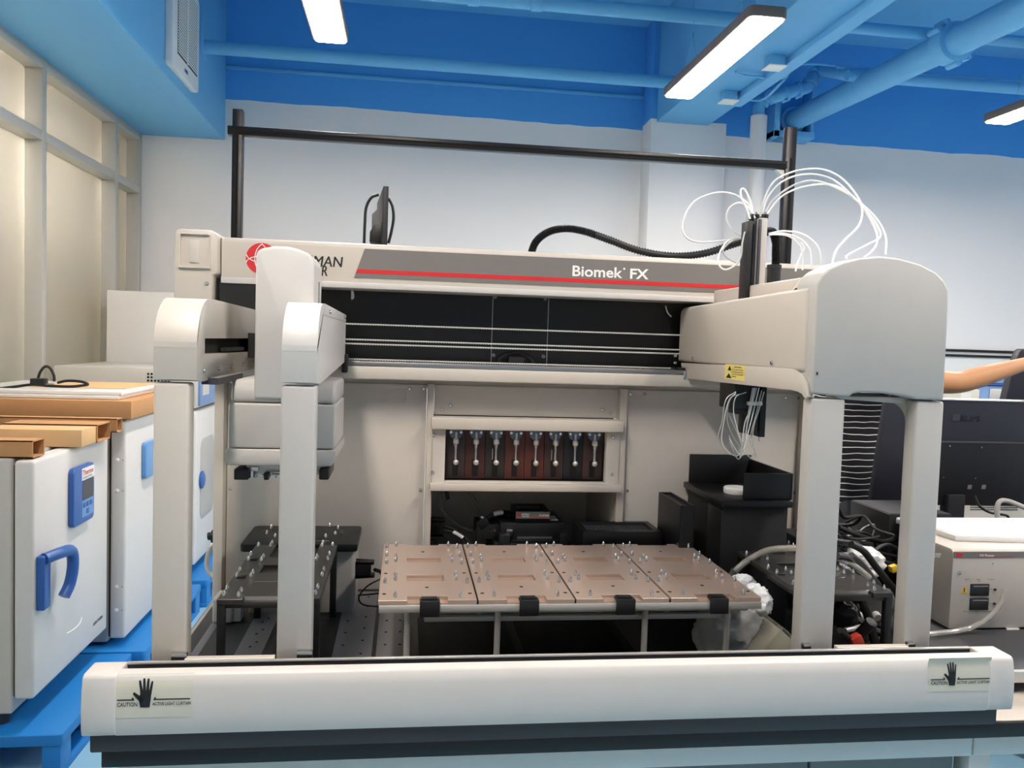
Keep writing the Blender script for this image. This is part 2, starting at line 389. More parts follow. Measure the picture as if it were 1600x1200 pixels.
# big pipe towards the back wall
c0 = Wy(1239, 188, 6.3); R = .083
c1 = Wx(1478, 72, c0.x)
ax = Vector((c0.x, 6.36, c0.z)); az = Vector((c0.x, -2.9, c0.z+(c1.z-c0.z)/(c0.y-c1.y)*(6.36+2.9)))
t = thing('main_pipe', tuple(ax), 'thick blue main pipe running along the ceiling to the back wall', 'pipe')
build(MB().tube([ax, az], R, 28, 1), 'pipe_run', 'bluepaint', t)
dd = (az-ax).normalized()
fc = Wx(1487, 62, c0.x); k = (fc-ax).dot(dd); fc = ax+dd*k
build(MB().lathe(fc, [(R+.005, -.06), (R+.026, -.055), (R+.03, -.01), (R+.03, .01), (R+.026, .055), (R+.005, .06)], 28, dd), 'coupling', 'bluepaint', t)
for sx, sz in ((-1, .6), (.75, -.75), (.2, -1.1), (-.6, 1)):
    p = fc+Vector((sx*(R+.02), 0, sz*(R+.02))); build(MB().cyl(p-dd*.05, p+dd*.05, .02, n=10), 'coupling_bolt', 'bluepaint', t, .003)
build(MB().lathe(ax-dd*-.05, [(R+.02, -.03), (R+.022, .02), (R+.002, .03)], 28, dd), 'end_collar', 'bluepaint', t)
br = MB()
bx0, bx1 = ax.x-.2, ax.x+.14
br.box(bx0, bx0+.05, 6.2, 6.38, ax.z-.16, ax.z+.18).box(bx0, bx1, 6.2, 6.38, ax.z-.16, ax.z-.11).box(bx1-.03, bx1, 6.22, 6.38, ax.z-.16, ax.z+.3)
build(br, 'wall_bracket', 'bluepaint', t, .004)
for p0, p1, r, lab in (((1320, 38), (1600, 70), .034, 'blue pipe right of the beam, joining the coupling of the main pipe'), ((1290, 113), (1600, 141), .038, 'blue pipe right of the beam that ends at the elbow fittings')):
    z = 3.36; q = Wz((p0[0]+p1[0])/2, (p0[1]+p1[1])/2, z)
    x0 = 2.27 if r < .035 else 2.9
    o = build(MB().tube([(x0, q.y, z), (6.5, q.y, z)], r, 18, 1), 'ceiling_pipe', 'bluepaint'); tag(o, lab, 'pipe')
    if r > .035: yR2 = q.y
o = build(MB().tube([(2.85, yR2+.06, 3.43), (6.5, yR2+.06, 3.43)], .012, 10, 1), 'conduit', 'bluepaint'); tag(o, 'thin blue conduit along the top of the elbow pipe', 'conduit')
# white drain pipe with blue elbows
wp0 = Wy(1174, 181, 5.95); wp1 = Wy(1198, 181, 5.95); wx = (wp0.x+wp1.x)/2; wr = (wp1.x-wp0.x)/2
t = thing('drain_pipe', (wx, 5.95, 0), 'white vertical drain pipe with blue elbow fittings beside the pilaster', 'pipe')
build(MB().cyl((wx, 5.95, 0), (wx, 5.95, wp0.z), wr, n=24), 'riser', 'pvcwhite', t)
e = [(wx, 5.95, wp0.z-.02), (wx, 5.95, wp0.z+.08), (wx+.05, 5.9, wp0.z+.14)]+[tuple(Wy(px, py, 5.75)) for px, py in ((1215, 150), (1240, 142), (1262, 136), (1270, 122), (1282, 110))]+[(2.95, yR2, 3.36), (3.2, yR2, 3.36)]
build(MB().tube(e, .043, 16, 6), 'elbow_run', 'bluepaint', t)
pts = smooth(e, 6)
for i in (8, 15, 21, 26, 33, 38):
    d = (pts[i+1]-pts[i-1]).normalized()
    build(MB().lathe(pts[i], [(.046, -.014), (.058, -.012), (.058, .012), (.046, .014)], 16, d).cyl(pts[i]+Vector((0, -.03, -.05)), pts[i]+Vector((0, .03, -.05)), .012, n=8), 'pipe_clamp', 'bluepaint', t, .002)
# conduits, trunking and junction boxes on the beam
t = thing('cable_trunking', (2.1, 4.5, 3.2), 'blue cable trunking along the underside of the beam', 'trunking')
build(MB().box(2.165, 2.255, 3.2, 5.5, 3.165, 3.207), 'trunking_run', 'bluepaint', t, .004)
for (px, py), s in (((1210, 107), 1), ((1138, 160), 1)):
    p = Wz(px, py, 3.14); o = thing('junction_box', (p.x, p.y, 3.14), 'white capped junction box under the beam, '+('upper right one' if px > 1200 else 'lower left one by the lamp'), 'junction box', 'junction boxes under the beam')
    build(MB().box(p.x-.045, p.x+.045, p.y-.045, p.y+.045, 3.147, 3.207), 'box_body', 'bluepaint', o, .004)
    build(MB().box(p.x-.055, p.x+.055, p.y-.055, p.y+.055, 3.14, 3.147), 'cover_plate', 'white', o, .002)
g1 = [Wz(px, py, 3.18) for px, py in ((1150, 112), (1158, 117), (1195, 121), (1222, 122), (1230, 116), (1231, 106))]
o = build(MB().tube(g1, .008, 8, 5), 'conduit', 'bluepaint'); tag(o, 'short bent blue conduit under the upper junction box', 'conduit')
g2 = [Wz(1146, 151, 3.18), Wz(1190, 156, 3.18), Wz(1225, 125, 3.18), Wy(1255, 100, yR2+.05), (3.1, yR2+.06, 3.43)]
o = build(MB().tube(g2, .008, 8, 6), 'conduit', 'bluepaint'); tag(o, 'bent blue conduit from the lower junction box to the fittings', 'conduit')
# wall unit on the soffit side
t = thing('wall_fan', (-1.365, 5.15, 2.99), 'white louvred ventilation unit on the side of the blue soffit', 'ventilator')
vy0, vy1, vz0, vz1 = 4.86, 5.44, 2.985, 3.55
build(MB().prism(rrect(vy0, vy1, vz0, vz1, .03), 'x', -1.365, -1.325), 'body', 'white', t, .004)
build(MB().box(-1.326, -1.322, vy0+.1, vy1-.05, vz0+.09, vz1-.05), 'grille_back', 'charcoal', t)
sl = MB()
for i in range(26):
    z = vz0+.1+i*.0165; sl.box(-1.323, -1.3195, vy0+.1, vy1-.05, z, z+.009)
sl.box(-1.323, -1.318, (vy0+vy1)/2+.0, (vy0+vy1)/2+.02, vz0+.09, vz1-.05)
build(sl, 'louvre_slats', 'white', t, kind='stuff')
build(MB().box(-1.326, -1.318, 5.1, 5.16, vz0+.03, vz0+.05), 'badge', 'steel', t)
# cables on the back wall
for py, lab in ((549, 'upper'), (557, 'lower')):
    q = Wy(1540, py, YW-.015); o = build(MB().tube([(3.0, YW-.015, q.z), (6.45, YW-.015, q.z)], .011, 8, 1), 'wall_cable', 'rubber')
    tag(o, lab+' of two thin black cables strung along the back wall', 'cable', 'black cables on the back wall')
# ================================================================== BENCHES
bench = thing('lab_bench', (.9, 2.0, 0), 'long black-edged lab bench carrying the liquid handling machine', 'bench')
L = [(-.52, 1.505), (2.85, 1.505), (2.85, 2.42), (1.27, 2.42), (1.27, 2.95), (-.52, 2.95)]
build(MB().prism(L, 'z', .715, .7465), 'bench_top', 'benchblack', bench, .003)
build(MB().prism([(-.515, 1.51), (2.845, 1.51), (2.845, 2.415), (1.265, 2.415), (1.265, 2.945), (-.515, 2.945)], 'z', .7465, .749), 'bench_top_glare', 'benchglare', bench)  # beige layer paints the reflection on the glossy black top
build(MB().box(-.5, 1.195, 1.53, 1.56, .665, .715), 'apron', 'benchgrey', bench, .002)
build(MB().box(1.2, 2.8, 1.53, 1.56, .665, .715), 'apron', 'benchgrey', bench, .002)
for x0, x1 in ((-.5, .32), (.325, .845), (.85, 1.17)):
    d = build(MB().box(x0, x1, 1.55, 1.57, .1, .66), 'cabinet_door', 'benchdoor', bench, .003)
    build(MB().box(x1-.1, x1-.08, 1.535, 1.55, .45, .6), 'door_handle', 'steel', d, .003)
build(MB().box(-.5, 1.18, 1.57, 2.4, .1, .66), 'cabinet_carcass', 'benchdoor', bench)
for x, y in ((-.48, 2.9), (1.2, 2.9), (1.22, 1.56), (2.8, 1.56), (2.8, 2.38)): build(MB().box(x-.025, x+.025, y-.025, y+.025, 0, .715), 'leg', 'benchgrey', bench, .003)
desk = thing('raised_shelf', (2.0, 2.0, .749), 'dark grey raised shelf with metal edge at the right of the machine', 'shelf')
build(MB().box(1.265, 2.85, 1.645, 2.42, .776, .8), 'shelf_board', 'desktop', desk, .002)
build(MB().box(1.265, 2.85, 1.63, 1.645, .774, .8005), 'edge_strip', 'alu', desk, .003)
for x in (1.29, 2.0, 2.8): build(MB().box(x, x+.03, 1.75, 2.38, .749, .776), 'support', 'black', desk)
# ================================================================== LIQUID HANDLER
LH = thing('liquid_handler', (.35, 1.95, .749), 'large beige liquid handling workstation with black back and grey name band', 'laboratory machine')
scr = mesh_of(MB().lathe((0, 0, 0), [(.0052, 0), (.0052, -.0015), (.0036, -.0034), (.0014, -.0036)], 10, (0, 1, 0)), 'screw', 'steel')
def screws(par, pts, Y, name='screw'):
    for px, py in pts:
        p = Wy(px, py, Y); inst(scr, name, p, par)
YB = 2.3
# base, deck
deck = build(MB().box(-.5, 1.21, 1.545, 2.78, .749, .76), 'deck', 'deckdark', LH, .001)
for x0, x1 in ((-.47, -.452), (-.372, -.312), (-.15, -.06), (-.05, .02)): build(MB().box(x0, x1, 1.56, 2.38, .76, .7606), 'deck_strip', 'deckgrey', deck)
for x0, x1, y0 in ((.05, .28, 1.58), (.3, .55, 1.58), (.57, .9, 1.58), (-.3, -.17, 1.58)): build(MB().box(x0, x1, y0, 2.15, .76, .7608), 'deck_plate', 'blackmatte', deck, .001)
hm = MB()
for x in (-.345, -.335, -.13, -.085, -.03, .005):
    for i in range(9): y = 1.62+i*.085+(.03 if x in (-.335, -.085) else 0); hm.cyl((x, y, .7604), (x, y, .7612), .0035, n=8)
for x in (.4, .52, .62): 
    for y in (1.68, 1.9): hm.cyl((x, y, .7604), (x, y, .7612), .0035, n=8)
build(hm, 'deck_holes', 'hole', deck, kind='stuff')
# light curtain bar
PF = [(1.499, .8935), (1.492, .8928), (1.4868, .888), (1.4825, .868), (1.4795, .835), (1.4792, .812), (1.4805, .795), (1.483, .785)]
def yf(z):
    for (ya, za), (yb, zb) in zip(PF, PF[1:]):
        if zb <= z <= za: return ya+(yb-ya)*(za-z)/(za-zb)
    return PF[-1][0]
bar = build(MB().prism(PF+[(1.512, .785), (1.512, .8935)], 'x', -.488, 1.186), 'light_curtain_bar', 'barwhite', LH, angle=50)
out = [(y-.002, z+.0006) for y, z in PF]+[(1.545, .7845), (1.545, .8942)]
for x0, x1 in ((-.545, -.487), (1.185, 1.241)): build(MB().prism(out, 'x', x0, x1), 'bar_end_cap', 'barwhite', LH, .003, angle=50)
build(MB().box(-.488, 1.186, 1.512, 1.5405, .84, .852), 'bar_channel', 'charcoal', LH)
build(MB().box(-.488, 1.186, 1.5405, 1.5455, .76, .8895), 'bar_rear_wall', 'charcoal', LH)
build(MB().box(-.488, 1.186, 1.5385, 1.5475, .8895, .8935), 'bar_rear_rail', 'alu', LH, .0012)
build(MB().box(-.535, 1.218, 1.492, 1.56, .7495, .785), 'base_band', 'charcoal', LH, .004)
# hand warning stickers
def hand(mb, fn):
    def cap(p, q, r0, r1):
        p, q = Vector(p), Vector(q); d = (q-p).normalized(); n = Vector((-d.y, d.x)); pts = []
        for i in range(7):
            a = math.pi*i/6; pts.append(q+r1*(math.cos(a)*n*-1+math.sin(a)*d))
        pts += [p+n*r0, p-n*r0]
        mb.add([fn(*v) for v in pts], [tuple(range(len(pts)))])
    cap((.4, .45), (.27, .93), .075, .05); cap((.5, .5), (.46, 1.0), .075, .05); cap((.63, .5), (.65, .99), .075, .05); cap((.74, .45), (.83, .9), .075, .045)
    cap((.45, .22), (.04, .5), .11, .055)
    pts = [(.33, 0), (.75, 0), (.8, .3), (.81, .5), (.32, .52), (.24, .3)]; mb.add([fn(*p) for p in pts], [tuple(range(len(pts)))])
def sticker(px0, px1, pyt, pyb, hx0, hx1, hyt, hyb, small):
    p0 = Wy(px0, pyt, 1.482); p1 = Wy(px1, pyb, 1.482); x0, x1, zt, zb = p0.x, p1.x, p0.z, p1.z
    bg = MB(); n = 6
    zs = [zb+(zt-zb)*i/n for i in range(n+1)]
    bg.add([(x, yf(z)-.0006, z) for z in zs for x in (x0, x1)], [(2*i, 2*i+1, 2*i+3, 2*i+2) for i in range(n)])
    b = build(bg, 'warning_sticker', 'cream', LH, label='pale hand warning sticker')
    ik = MB()
    h0 = Wy(hx0, hyb, 1.48); h1 = Wy(hx1, hyt, 1.48)
    F = lambda x, z: (x, yf(z)-.0014, z)
    hand(ik, lambda u, v: F(h0.x+u*(h1.x-h0.x), h0.z+v*(h1.z-h0.z)))
    w_ = x1-x0; zl = h0.z+.28*(h1.z-h0.z)
    for a, b_ in ((x0+.03*w_, h0.x+.05*(h1.x-h0.x)), (h0.x+.92*(h1.x-h0.x), x1-.03*w_)):
        ik.add([F(a, zl-.001), F(b_, zl-.001), F(b_, zl+.001), F(a, zl+.001)], [(0, 1, 2, 3)])
        e_ = b_ if a < h0.x else a; s_ = -1 if a < h0.x else 1
        ik.add([F(e_, zl), F(e_+s_*.002, zl+.004), F(e_+s_*.004, zl+.004), F(e_+s_*.004, zl)], [(0, 1, 2, 3)])
    zc = h0.z+.002
    text(ik, 'CAUTION:', lambda u, v: F(x0+.035*w_+u, zc+v), h0.x+.24*(h1.x-h0.x)-x0-.035*w_, .0072, .012)
    xa = h0.x+.88*(h1.x-h0.x)
    text(ik, 'ACTIVE LIGHT CURTAIN', lambda u, v: F(xa+u, zc+.001+v), x1-.02*w_-xa, .0055, .012)
    build(ik, 'sticker_print', 'ink', b, sm=False)
sticker(180, 301, 1057, 1118, 208, 243, 1063, 1105, 0)
sticker(1452, 1547, 1029, 1078, 1475, 1499, 1037, 1071, 1)
# rear frame and panels
YR = 2.4
build(MB().box(-.522, -.496, 2.36, 2.78, .749, 1.385), 'rear_post', 'beige', LH, .003)
build(MB().box(1.219, 1.244, 2.36, 2.78, .749, 1.385), 'rear_post', 'beige', LH, .003)
pl = build(MB().box(-.494, .066, YR, YR+.015, .76, 1.366), 'rear_panel', 'panel', LH, .002)
screws(pl, ((640, 608), (662, 608), (657, 765), (360, 764), (361, 597)), YR)
prr = build(MB().box(.666, 1.216, YR, YR+.015, .76, 1.366), 'rear_panel', 'panel', LH, .002)
screws(prr, ((985, 616), (1007, 616), (1227, 622), (1248, 622), (980, 767), (1242, 770)), YR)
for x0, x1 in ((.068, .087), (.641, .664)): build(MB().box(x0, x1, YR-.02, YR+.03, .76, 1.37), 'upright', 'beige', LH, .003)
tp = build(MB().box(.089, .639, YR, YR+.012, 1.279, 1.366), 'top_panel', 'panel', LH, .0015)
screws(tp, ((691, 640), (704, 634), (941, 640), (954, 646)), YR)
fr = build(MB().grid([.086, .123, .604, .644], [1.06, 1.086, 1.238, 1.276], lambda i, j: not (i == 1 and j == 1), 0, 1).mapv(lambda v: (v.x, 2.375+v.z*.03, v.y)), 'pump_frame', 'panel', LH, .002)
build(MB().box(.08, .648, 2.352, 2.376, 1.241, 1.275).box(.08, .648, 2.352, 2.376, 1.0615, 1.083), 'frame_rail', 'beige', fr, .003)
screws(fr, ((678, 680), (676, 738), (958, 684), (956, 741)), 2.375)
# syringe pumps
pw = (.602-.125)/8
for i in range(8):
    x0 = .1255+i*pw; xc = x0+pw/2
    pp = build(MB().box(x0+.0006, x0+pw-.0006, 2.425, 2.46, 1.088, 1.25), 'pump_faceplate', 'pump%d' % i, LH, .001)
    build(MB().box(xc-.0085, xc+.0085, 2.4235, 2.426, 1.095, 1.145), 'pump_slot', 'hole', pp)
    build(MB().lathe((xc, 2.41, 1.2255), [(.0195, .016), (.0195, 0), (.017, -.003)], 20, (0, 1, 0)), 'valve_disc', 'valveblue', pp)
    for s in (-1, 1): inst(scr, 'valve_screw', (xc+s*.0145, 2.4065, 1.227), pp)
    build(MB().cyl((xc, 2.4, 1.228), (xc, 2.4, 1.208), .0035, n=8).lathe((xc, 2.398, 1.193), [(.006, 0), (.0085, .003), (.0085, .013), (.006, .016)], 12), 'syringe_coupler', 'alu', pp)
    build(MB().lathe((xc, 2.398, 1.148), [(.004, 0), (.004, .032), (.0068, .044), (.0068, .048)], 12), 'syringe_barrel', 'steel', pp)
    build(MB().ell((xc+.001, 2.395, 1.14), .0085, .007, .0085, 12, 8), 'plunger_knob', 'platealu', pp)
    if i in (2, 5): build(MB().cyl((xc-.009, 2.41, 1.18), (xc-.009, 2.41, 1.147), .0015, n=6), 'guide_pin', 'steel', pp)
build(MB().box(.086, .644, 2.46, 2.47, 1.06, 1.28), 'pump_backing', 'black', LH)
# niche under the pumps
nz = MB().box(.088, .64, 2.77, 2.78, .76, 1.06).box(.079, .088, 2.42, 2.78, .76, 1.06).box(.64, .649, 2.42, 2.78, .76, 1.06).box(.088, .64, 2.41, 2.78, 1.052, 1.06)
build(nz, 'niche_lining', 'panel', LH)
build(MB().box(-.5, 1.22, 2.412, 2.425, 1.355, 1.39), 'header_filler', 'beige', LH)
# lower beam and rail, black back with belts
build(MB().box(-.52, 1.244, 2.3, 2.44, 1.383, 1.418), 'cross_beam', 'beige', LH, .004)
build(MB().box(-.5, 1.22, 2.305, 2.36, 1.418, 1.432), 'linear_rail', 'steeldull', LH, .002)
bk = build(MB().box(-.5, 1.22, 2.42, 2.44, 1.42, 1.66), 'black_back', 'blacksatin', LH)
for px in (769, 856):
    x = Wy(px, 510, 2.419).x; build(MB().box(x-.001, x+.001, 2.4185, 2.42, 1.43, 1.65), 'back_seam', 'steeldull', bk)
rg = MB()
for px, py in ((774, 464), (852, 467), (771, 555), (849, 557), (756, 570), (864, 574), (1001, 577)):
    p = Wy(px, py, 2.418); rg.lathe(p, [(.0052, .001), (.0052, -.001), (.0032, -.001), (.0032, .001)], 14, (0, 1, 0))
build(rg, 'back_ring_screws', 'steeldull', bk)
for k, (pa, pb) in enumerate(((506, 523), (529, 547), (537, 552), (561, 575))):
    za, zb = Wy(547, pa, 2.375).z, Wy(1060, pb, 2.375).z; z = (za+zb)/2
    bl = build(MB().box(-.48, 1.2, 2.37, 2.376, z-.0015, z+.0015), 'drive_belt', 'beltwhite', LH)
    tm = MB()
    for i in range(230): x = -.475+i*.0072; tm.box(x, x+.0036, 2.3705, 2.3755, z-.0032, z-.0015)
    build(tm, 'belt_teeth', 'beltwhite', bl, sm=False)
build(MB().prism([(Wy(px, py, 2.41).x, Wy(px, py, 2.41).z) for px, py in ((549, 452), (553, 456), (554, 464), (552, 468), (549, 468))], 'y', 2.40, 2.41), 'steel_tab', 'alu', LH)
p = Wy(805, 560, 2.4); build(MB().tube([(p.x-.05, 2.405, p.z-.03), (p.x-.045, 2.4, p.z), (p.x-.015, 2.395, p.z+.014), (p.x+.02, 2.395, p.z+.013), (p.x+.05, 2.4, p.z-.003), (p.x+.055, 2.405, p.z-.03)], .006, 8, 5).box(p.x-.02, p.x+.025, 2.385, 2.41, p.z-.012, p.z+.004), 'cable_clip', 'black', LH)
p = Wy(813, 458, 2.4); build(MB().box(p.x-.03, p.x+.03, 2.39, 2.42, p.z-.006, p.z+.012), 'sensor_block', 'steeldull', LH, .001)
p = [Wy(1040, 478, 2.4), Wy(1043, 488, 2.4), Wy(1049, 495, 2.4)]; build(MB().tube(p, .002, 6, 4), 'loose_wire', 'tube', LH)
# top beam
bp = [(2.3, 1.637), (2.3, 1.742)]+arc(2.314, 1.742, .014, 180, 90, 5)+[(2.44, 1.756), (2.44, 1.632), (2.305, 1.632)]
beam = build(MB().prism(bp, 'x', -.496, 1.3), 'top_beam', 'beige', LH, .0015, angle=40)
build(MB().box(-.496, 1.3, 2.296, 2.302, 1.632, 1.648), 'beam_lip', 'offwhite', beam, .002)
q = 2.2985
st = build(MB().prism([(-.117, 1.741), (-.144, 1.661), (1.295, 1.661), (1.295, 1.741)], 'y', q, 2.3005), 'name_band', 'stickergrey', beam)
build(MB().prism([(-.136, 1.685), (-.140, 1.6735), (1.295, 1.6735), (1.295, 1.685)], 'y', q-.0006, q), 'red_stripe', 'red', beam)
a0 = Wy(894, 436, q); a1 = Wy(973, 416, q); zt = (Wy(894, 436, q).z)
tx = MB(); text(tx, 'Biomek', lambda u, v: (a0.x+u, q-.0008, 1.6905+v), a1.x-a0.x, .0305, .02)
f0 = Wy(984, 440, q); f1 = Wy(1013, 440, q); text(tx, 'FX', lambda u, v: (f0.x+u, q-.0008, 1.6905+v), f1.x-f0.x, .029, .025)
r0 = Wy(974, 426, q); tx.lathe((r0.x+.002, q-.0003, 1.718), [(.003, 0), (.003, -.0005)], 10, (0, 1, 0))
build(tx, 'name_lettering', 'white', beam, sm=False)
tx = MB()
e1 = Wy(535, 416, q); e0 = Wy(438, 411, q)
for du in (0, .0012): text(tx, 'BECKMAN', lambda u, v: (e0.x+du+u, q+.0008-du*.1, e1.z-.003+v), e1.x-e0.x, .0285, 0, .12)
g1 = Wy(511, 431, q)
for du in (0, .0012): text(tx, 'COULTER', lambda u, v: (e0.x+du+u, q+.0008-du*.1, g1.z-.001+v), g1.x-e0.x, .0285, 0, .12)
build(tx, 'maker_lettering', 'ink', beam, sm=False)
lc = Wy(409, 404, q)
lg = build(MB().lathe((lc.x, 2.3005, lc.z), [(.042, 0), (.042, -.0015)], 36, (0, 1, 0)), 'red_logo_disc', 'red', beam)
ik = MB()
def ring(cx, cz, rx, rz, a0_, a1_, w_=.0022, n=24):
    pts = [(cx+(rx+s*w_)*math.cos(math.radians(a0_+(a1_-a0_)*i/n)), cz+(rz+s*w_)*math.sin(math.radians(a0_+(a1_-a0_)*i/n))) for s in (-.5, .5) for i in range(n+1)]
    ik.add([(x, 2.298, z) for x, z in pts], [(i, i+1, n+2+i, n+1+i) for i in range(n)])
ring(lc.x, lc.z-.012, .04, .018, 0, 180); ring(lc.x+.012, lc.z, .03, .042, 110, 250); ring(lc.x-.012, lc.z+.0, .03, .042, -70, 70); ring(lc.x, lc.z+.01, .04, .02, 180, 360)
build(ik, 'logo_lines', 'white', lg, sm=False)
# end cap of the beam
ecp = [(-.612, 1.40), (-.608, 1.762), (-.598, 1.769), (-.516, 1.769), (-.5, 1.758), (-.498, 1.655), (-.512, 1.65), (-.514, 1.40)]
ec = build(MB().prism(ecp, 'y', 2.27, 2.45), 'beam_end_cap', 'beige', LH, .006)
rx0, rz1 = Wy(283, 366, 2.27).x, Wy(283, 366, 2.27).z; rx1, rz0 = Wy(327, 418, 2.27).x, Wy(327, 418, 2.27).z
build(MB().grid([rx0-.006, rx0, rx1, rx1+.004], [rz0-.004, rz0, rz1, rz1+.004], lambda i, j: not (i == 1 and j == 1), 0, 1).mapv(lambda v: (v.x, 2.262+v.z*.009, v.y)), 'recess_rim', 'beige', ec, .003)
p0, p1 = Wy(296, 410, 2.269), Wy(312, 376, 2.269); build(MB().box(p0.x, p1.x, 2.267, 2.27, p0.z, p1.z), 'recess_plate', 'panel', ec, .001)
inst(scr, 'screw', Wy(323, 443, 2.27), ec)
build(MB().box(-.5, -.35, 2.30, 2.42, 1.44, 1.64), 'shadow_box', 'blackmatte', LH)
# ================================================================== LEFT GANTRY ARM
GA = thing('gantry_arm', (-.3, 1.7, .76), 'left bridge arm of the machine, beige rounded twin towers holding the multichannel pod', 'gantry arm')
def headprof(yb, slot):
    top = [(1.572, 1.41), (1.57, 1.48)]+arc(1.665, 1.469, .095, 180, 100, 10)+[(1.70, 1.5645), (yb, 1.558)]
    if slot: return top+[(yb, 1.487), (1.632, 1.487), (1.632, 1.457), (yb, 1.452), (yb, 1.412), (1.62, 1.405)]
    return top+[(yb, 1.43), (1.63, 1.405)]
hA = build(MB().prism(headprof(2.28, True), 'x', -.456, -.38), 'tower_head', 'beige', GA, .007, 3, angle=40)
build(MB().box(-.44, -.40, 1.66, 2.27, 1.45, 1.49), 'slot_interior', 'blackmatte', hA)
build(MB().box(-.398, -.386, 1.85, 2.05, 1.458, 1.466), 'slot_rail', 'steeldull', hA)
for px in (318, 341, 361, 379): inst(scr, 'screw', Wx(px, 586-(px-313)*.16-6, -.3795), hA, (0, 0, math.pi/2))
hB = build(MB().prism(headprof(2.29, False), 'x', -.228, -.163), 'tower_head', 'offwhite', GA, .007, 3, angle=40)
build(MB().prism([(1.70, 1.562), (2.28, 1.556), (2.28, 1.538), (1.66, 1.541)], 'x', -.164, -.1615), 'top_flange', 'offwhite', hB, .001)
for y in (1.78, 2.22): inst(scr, 'screw', (-.161, y, 1.55), hB, (0, 0, math.pi/2))
build(MB().box(-.17, -.155, 2.27, 2.32, 1.40, 1.45), 'end_roller', 'black', hB, .003)
for x0, x1, m, hh in ((-.457, -.393, 'beige', 1.404), (-.229, -.164, 'podgrey', 1.404)):
    lg = build(MB().box(x0, x1, 1.574, 1.614, .761, hh), 'tower_leg', m, GA, .006, 3)
    build(MB().box(x0+.04, x1+.004, 1.56, 1.572, .885, .9), 'leg_bracket', 'steel', lg, .001)
build(MB().prism([(1.553, .874), (1.553, .8885), (1.558, .8915), (1.572, .8915), (1.572, .874)], 'x', -.392, -.23), 'base_sill', 'beige', GA, .001)
build(MB().box(-.379, -.229, 2.06, 2.28, 1.44, 1.5), 'bridge_rail', 'blackmatte', GA)
build(MB().box(-.392, -.36, 1.66, 1.9, 1.397, 1.41), 'under_tray', 'charcoal', GA)
# pod
pc = [(-.318, 1.36), (-.318, 1.665), (-.315, 1.675), (-.305, 1.6805), (-.28, 1.686), (-.255, 1.686), (-.23, 1.6815), (-.21, 1.674), (-.2, 1.662), (-.197, 1.645), (-.197, 1.36)]
cv = build(MB().prism(pc, 'y', 1.8, 1.965), 'pod_cover', 'offwhite', GA, .006, 3, angle=40)
build(MB().box(-.1975, -.196, 1.9, 1.905, 1.57, 1.62), 'cover_slit', 'black', cv)
hd = [(1.806, 1.352), (1.806, 1.365)]+arc(1.84, 1.365, .034, 180, 90, 6)+[(2.05, 1.399), (2.05, 1.352)]
ph = build(MB().prism(hd, 'x', -.367, -.147), 'pod_head', 'podgrey', GA, .008, 3, angle=40)
build(MB().box(-.37, -.146, 1.801, 2.05, 1.254, 1.3505), 'head_middle', 'podgrey', ph, .005, 3)
build(MB().prism([(-.374, 1.252), (-.143, 1.252), (-.141, 1.265), (-.141, 1.235), (-.15, 1.217), (-.374, 1.217)][0:2]+[(-.143, 1.235), (-.152, 1.217), (-.37, 1.217), (-.374, 1.225)], 'y', 1.796, 2.055), 'head_tub', 'podgrey', ph, .004)
tl = build(MB().box(-.34, -.17, 1.85, 2.0, 1.19, 1.217), 'tip_mandrel_plate', 'alu', GA, .001)
for px0, px1 in ((365, 388), (498, 514)):
    p0, p1 = Wy(px0, 750, 1.82), Wy(px1, 733, 1.82); build(MB().box(p0.x, p1.x, 1.82, 1.95, p0.z, p1.z), 'side_motor', 'black', tl, .003)
p0, p1 = Wy(391, 747, 1.83), Wy(402, 737, 1.83); build(MB().cyl((p0.x+.001, 1.84, p0.z), (p0.x+.001, 1.84, p1.z), .007, n=14).box(p0.x-.01, p1.x, 1.84, 1.86, p1.z, p1.z+.008), 'gripper_pin', 'steel', tl)
p0, p1 = Wy(412, 750, 1.83), Wy(418, 739, 1.83); build(MB().box(p0.x, p1.x+.002, 1.83, 1.85, p0.z, p1.z), 'gripper_block', 'black', tl, .001)
p0, p1 = Wy(423, 744, 1.835), Wy(452, 738, 1.835); lb = build(MB().box(p0.x, p1.x+.05, 1.835, 1.85, p0.z, p1.z), 'head_label', 'white', tl)
tx = MB(); text(tx, 'P200/96', lambda u, v: (p0.x+.003+u, 1.8345, p0.z+.0025+v), .03, .0045, .02); build(tx, 'label_lettering', 'ink', lb, sm=False)
tip = mesh_of(MB().lathe((0, 0, 0), [(.0015, 0), (.0032, .004), (.0034, .012)], 8), 'tip', 'steel')
for i in range(12):
    for j in (0, 1): inst(tip, 'tip_mandrel', (-.335+i*.0142, 1.86+j*.05, 1.18), tl)
# ================================================================== RIGHT GANTRY ARM
GB = thing('gantry_arm', (.97, 1.8, .76), 'right bridge arm with tall arched grey cover, white looping tubes and two legs', 'gantry arm')
hp = [(.822, 1.414), (.822, 1.634), (.829, 1.652), (.845, 1.667), (.875, 1.682), (.91, 1.692), (.955, 1.698), (1.0, 1.695), (1.045, 1.685), (1.08, 1.67), (1.1, 1.653), (1.11, 1.634), (1.112, 1.6), (1.114, 1.407), (1.054, 1.407), (1.03, 1.413), (.98, 1.418), (.93, 1.419), (.912, 1.416), (.906, 1.409), (.89, 1.409)]
hc = build(MB().prism(hp, 'y', 1.57, 1.66), 'arched_cover', 'podgrey', GB, .009, 3, angle=40)
ld = MB(); arch = [p for p in hp if p[1] > 1.6]; na = len(arch); ns = 8
for k in range(ns+1):
    s_ = k/ns; f_ = .5+.5*math.cos(math.pi*s_)
    for x, z in arch: ld.v.append((x if z < 1.62 else x, 1.655+.075*s_, min(z, 1.6+(z-1.6)*f_) if z > 1.6 else z))
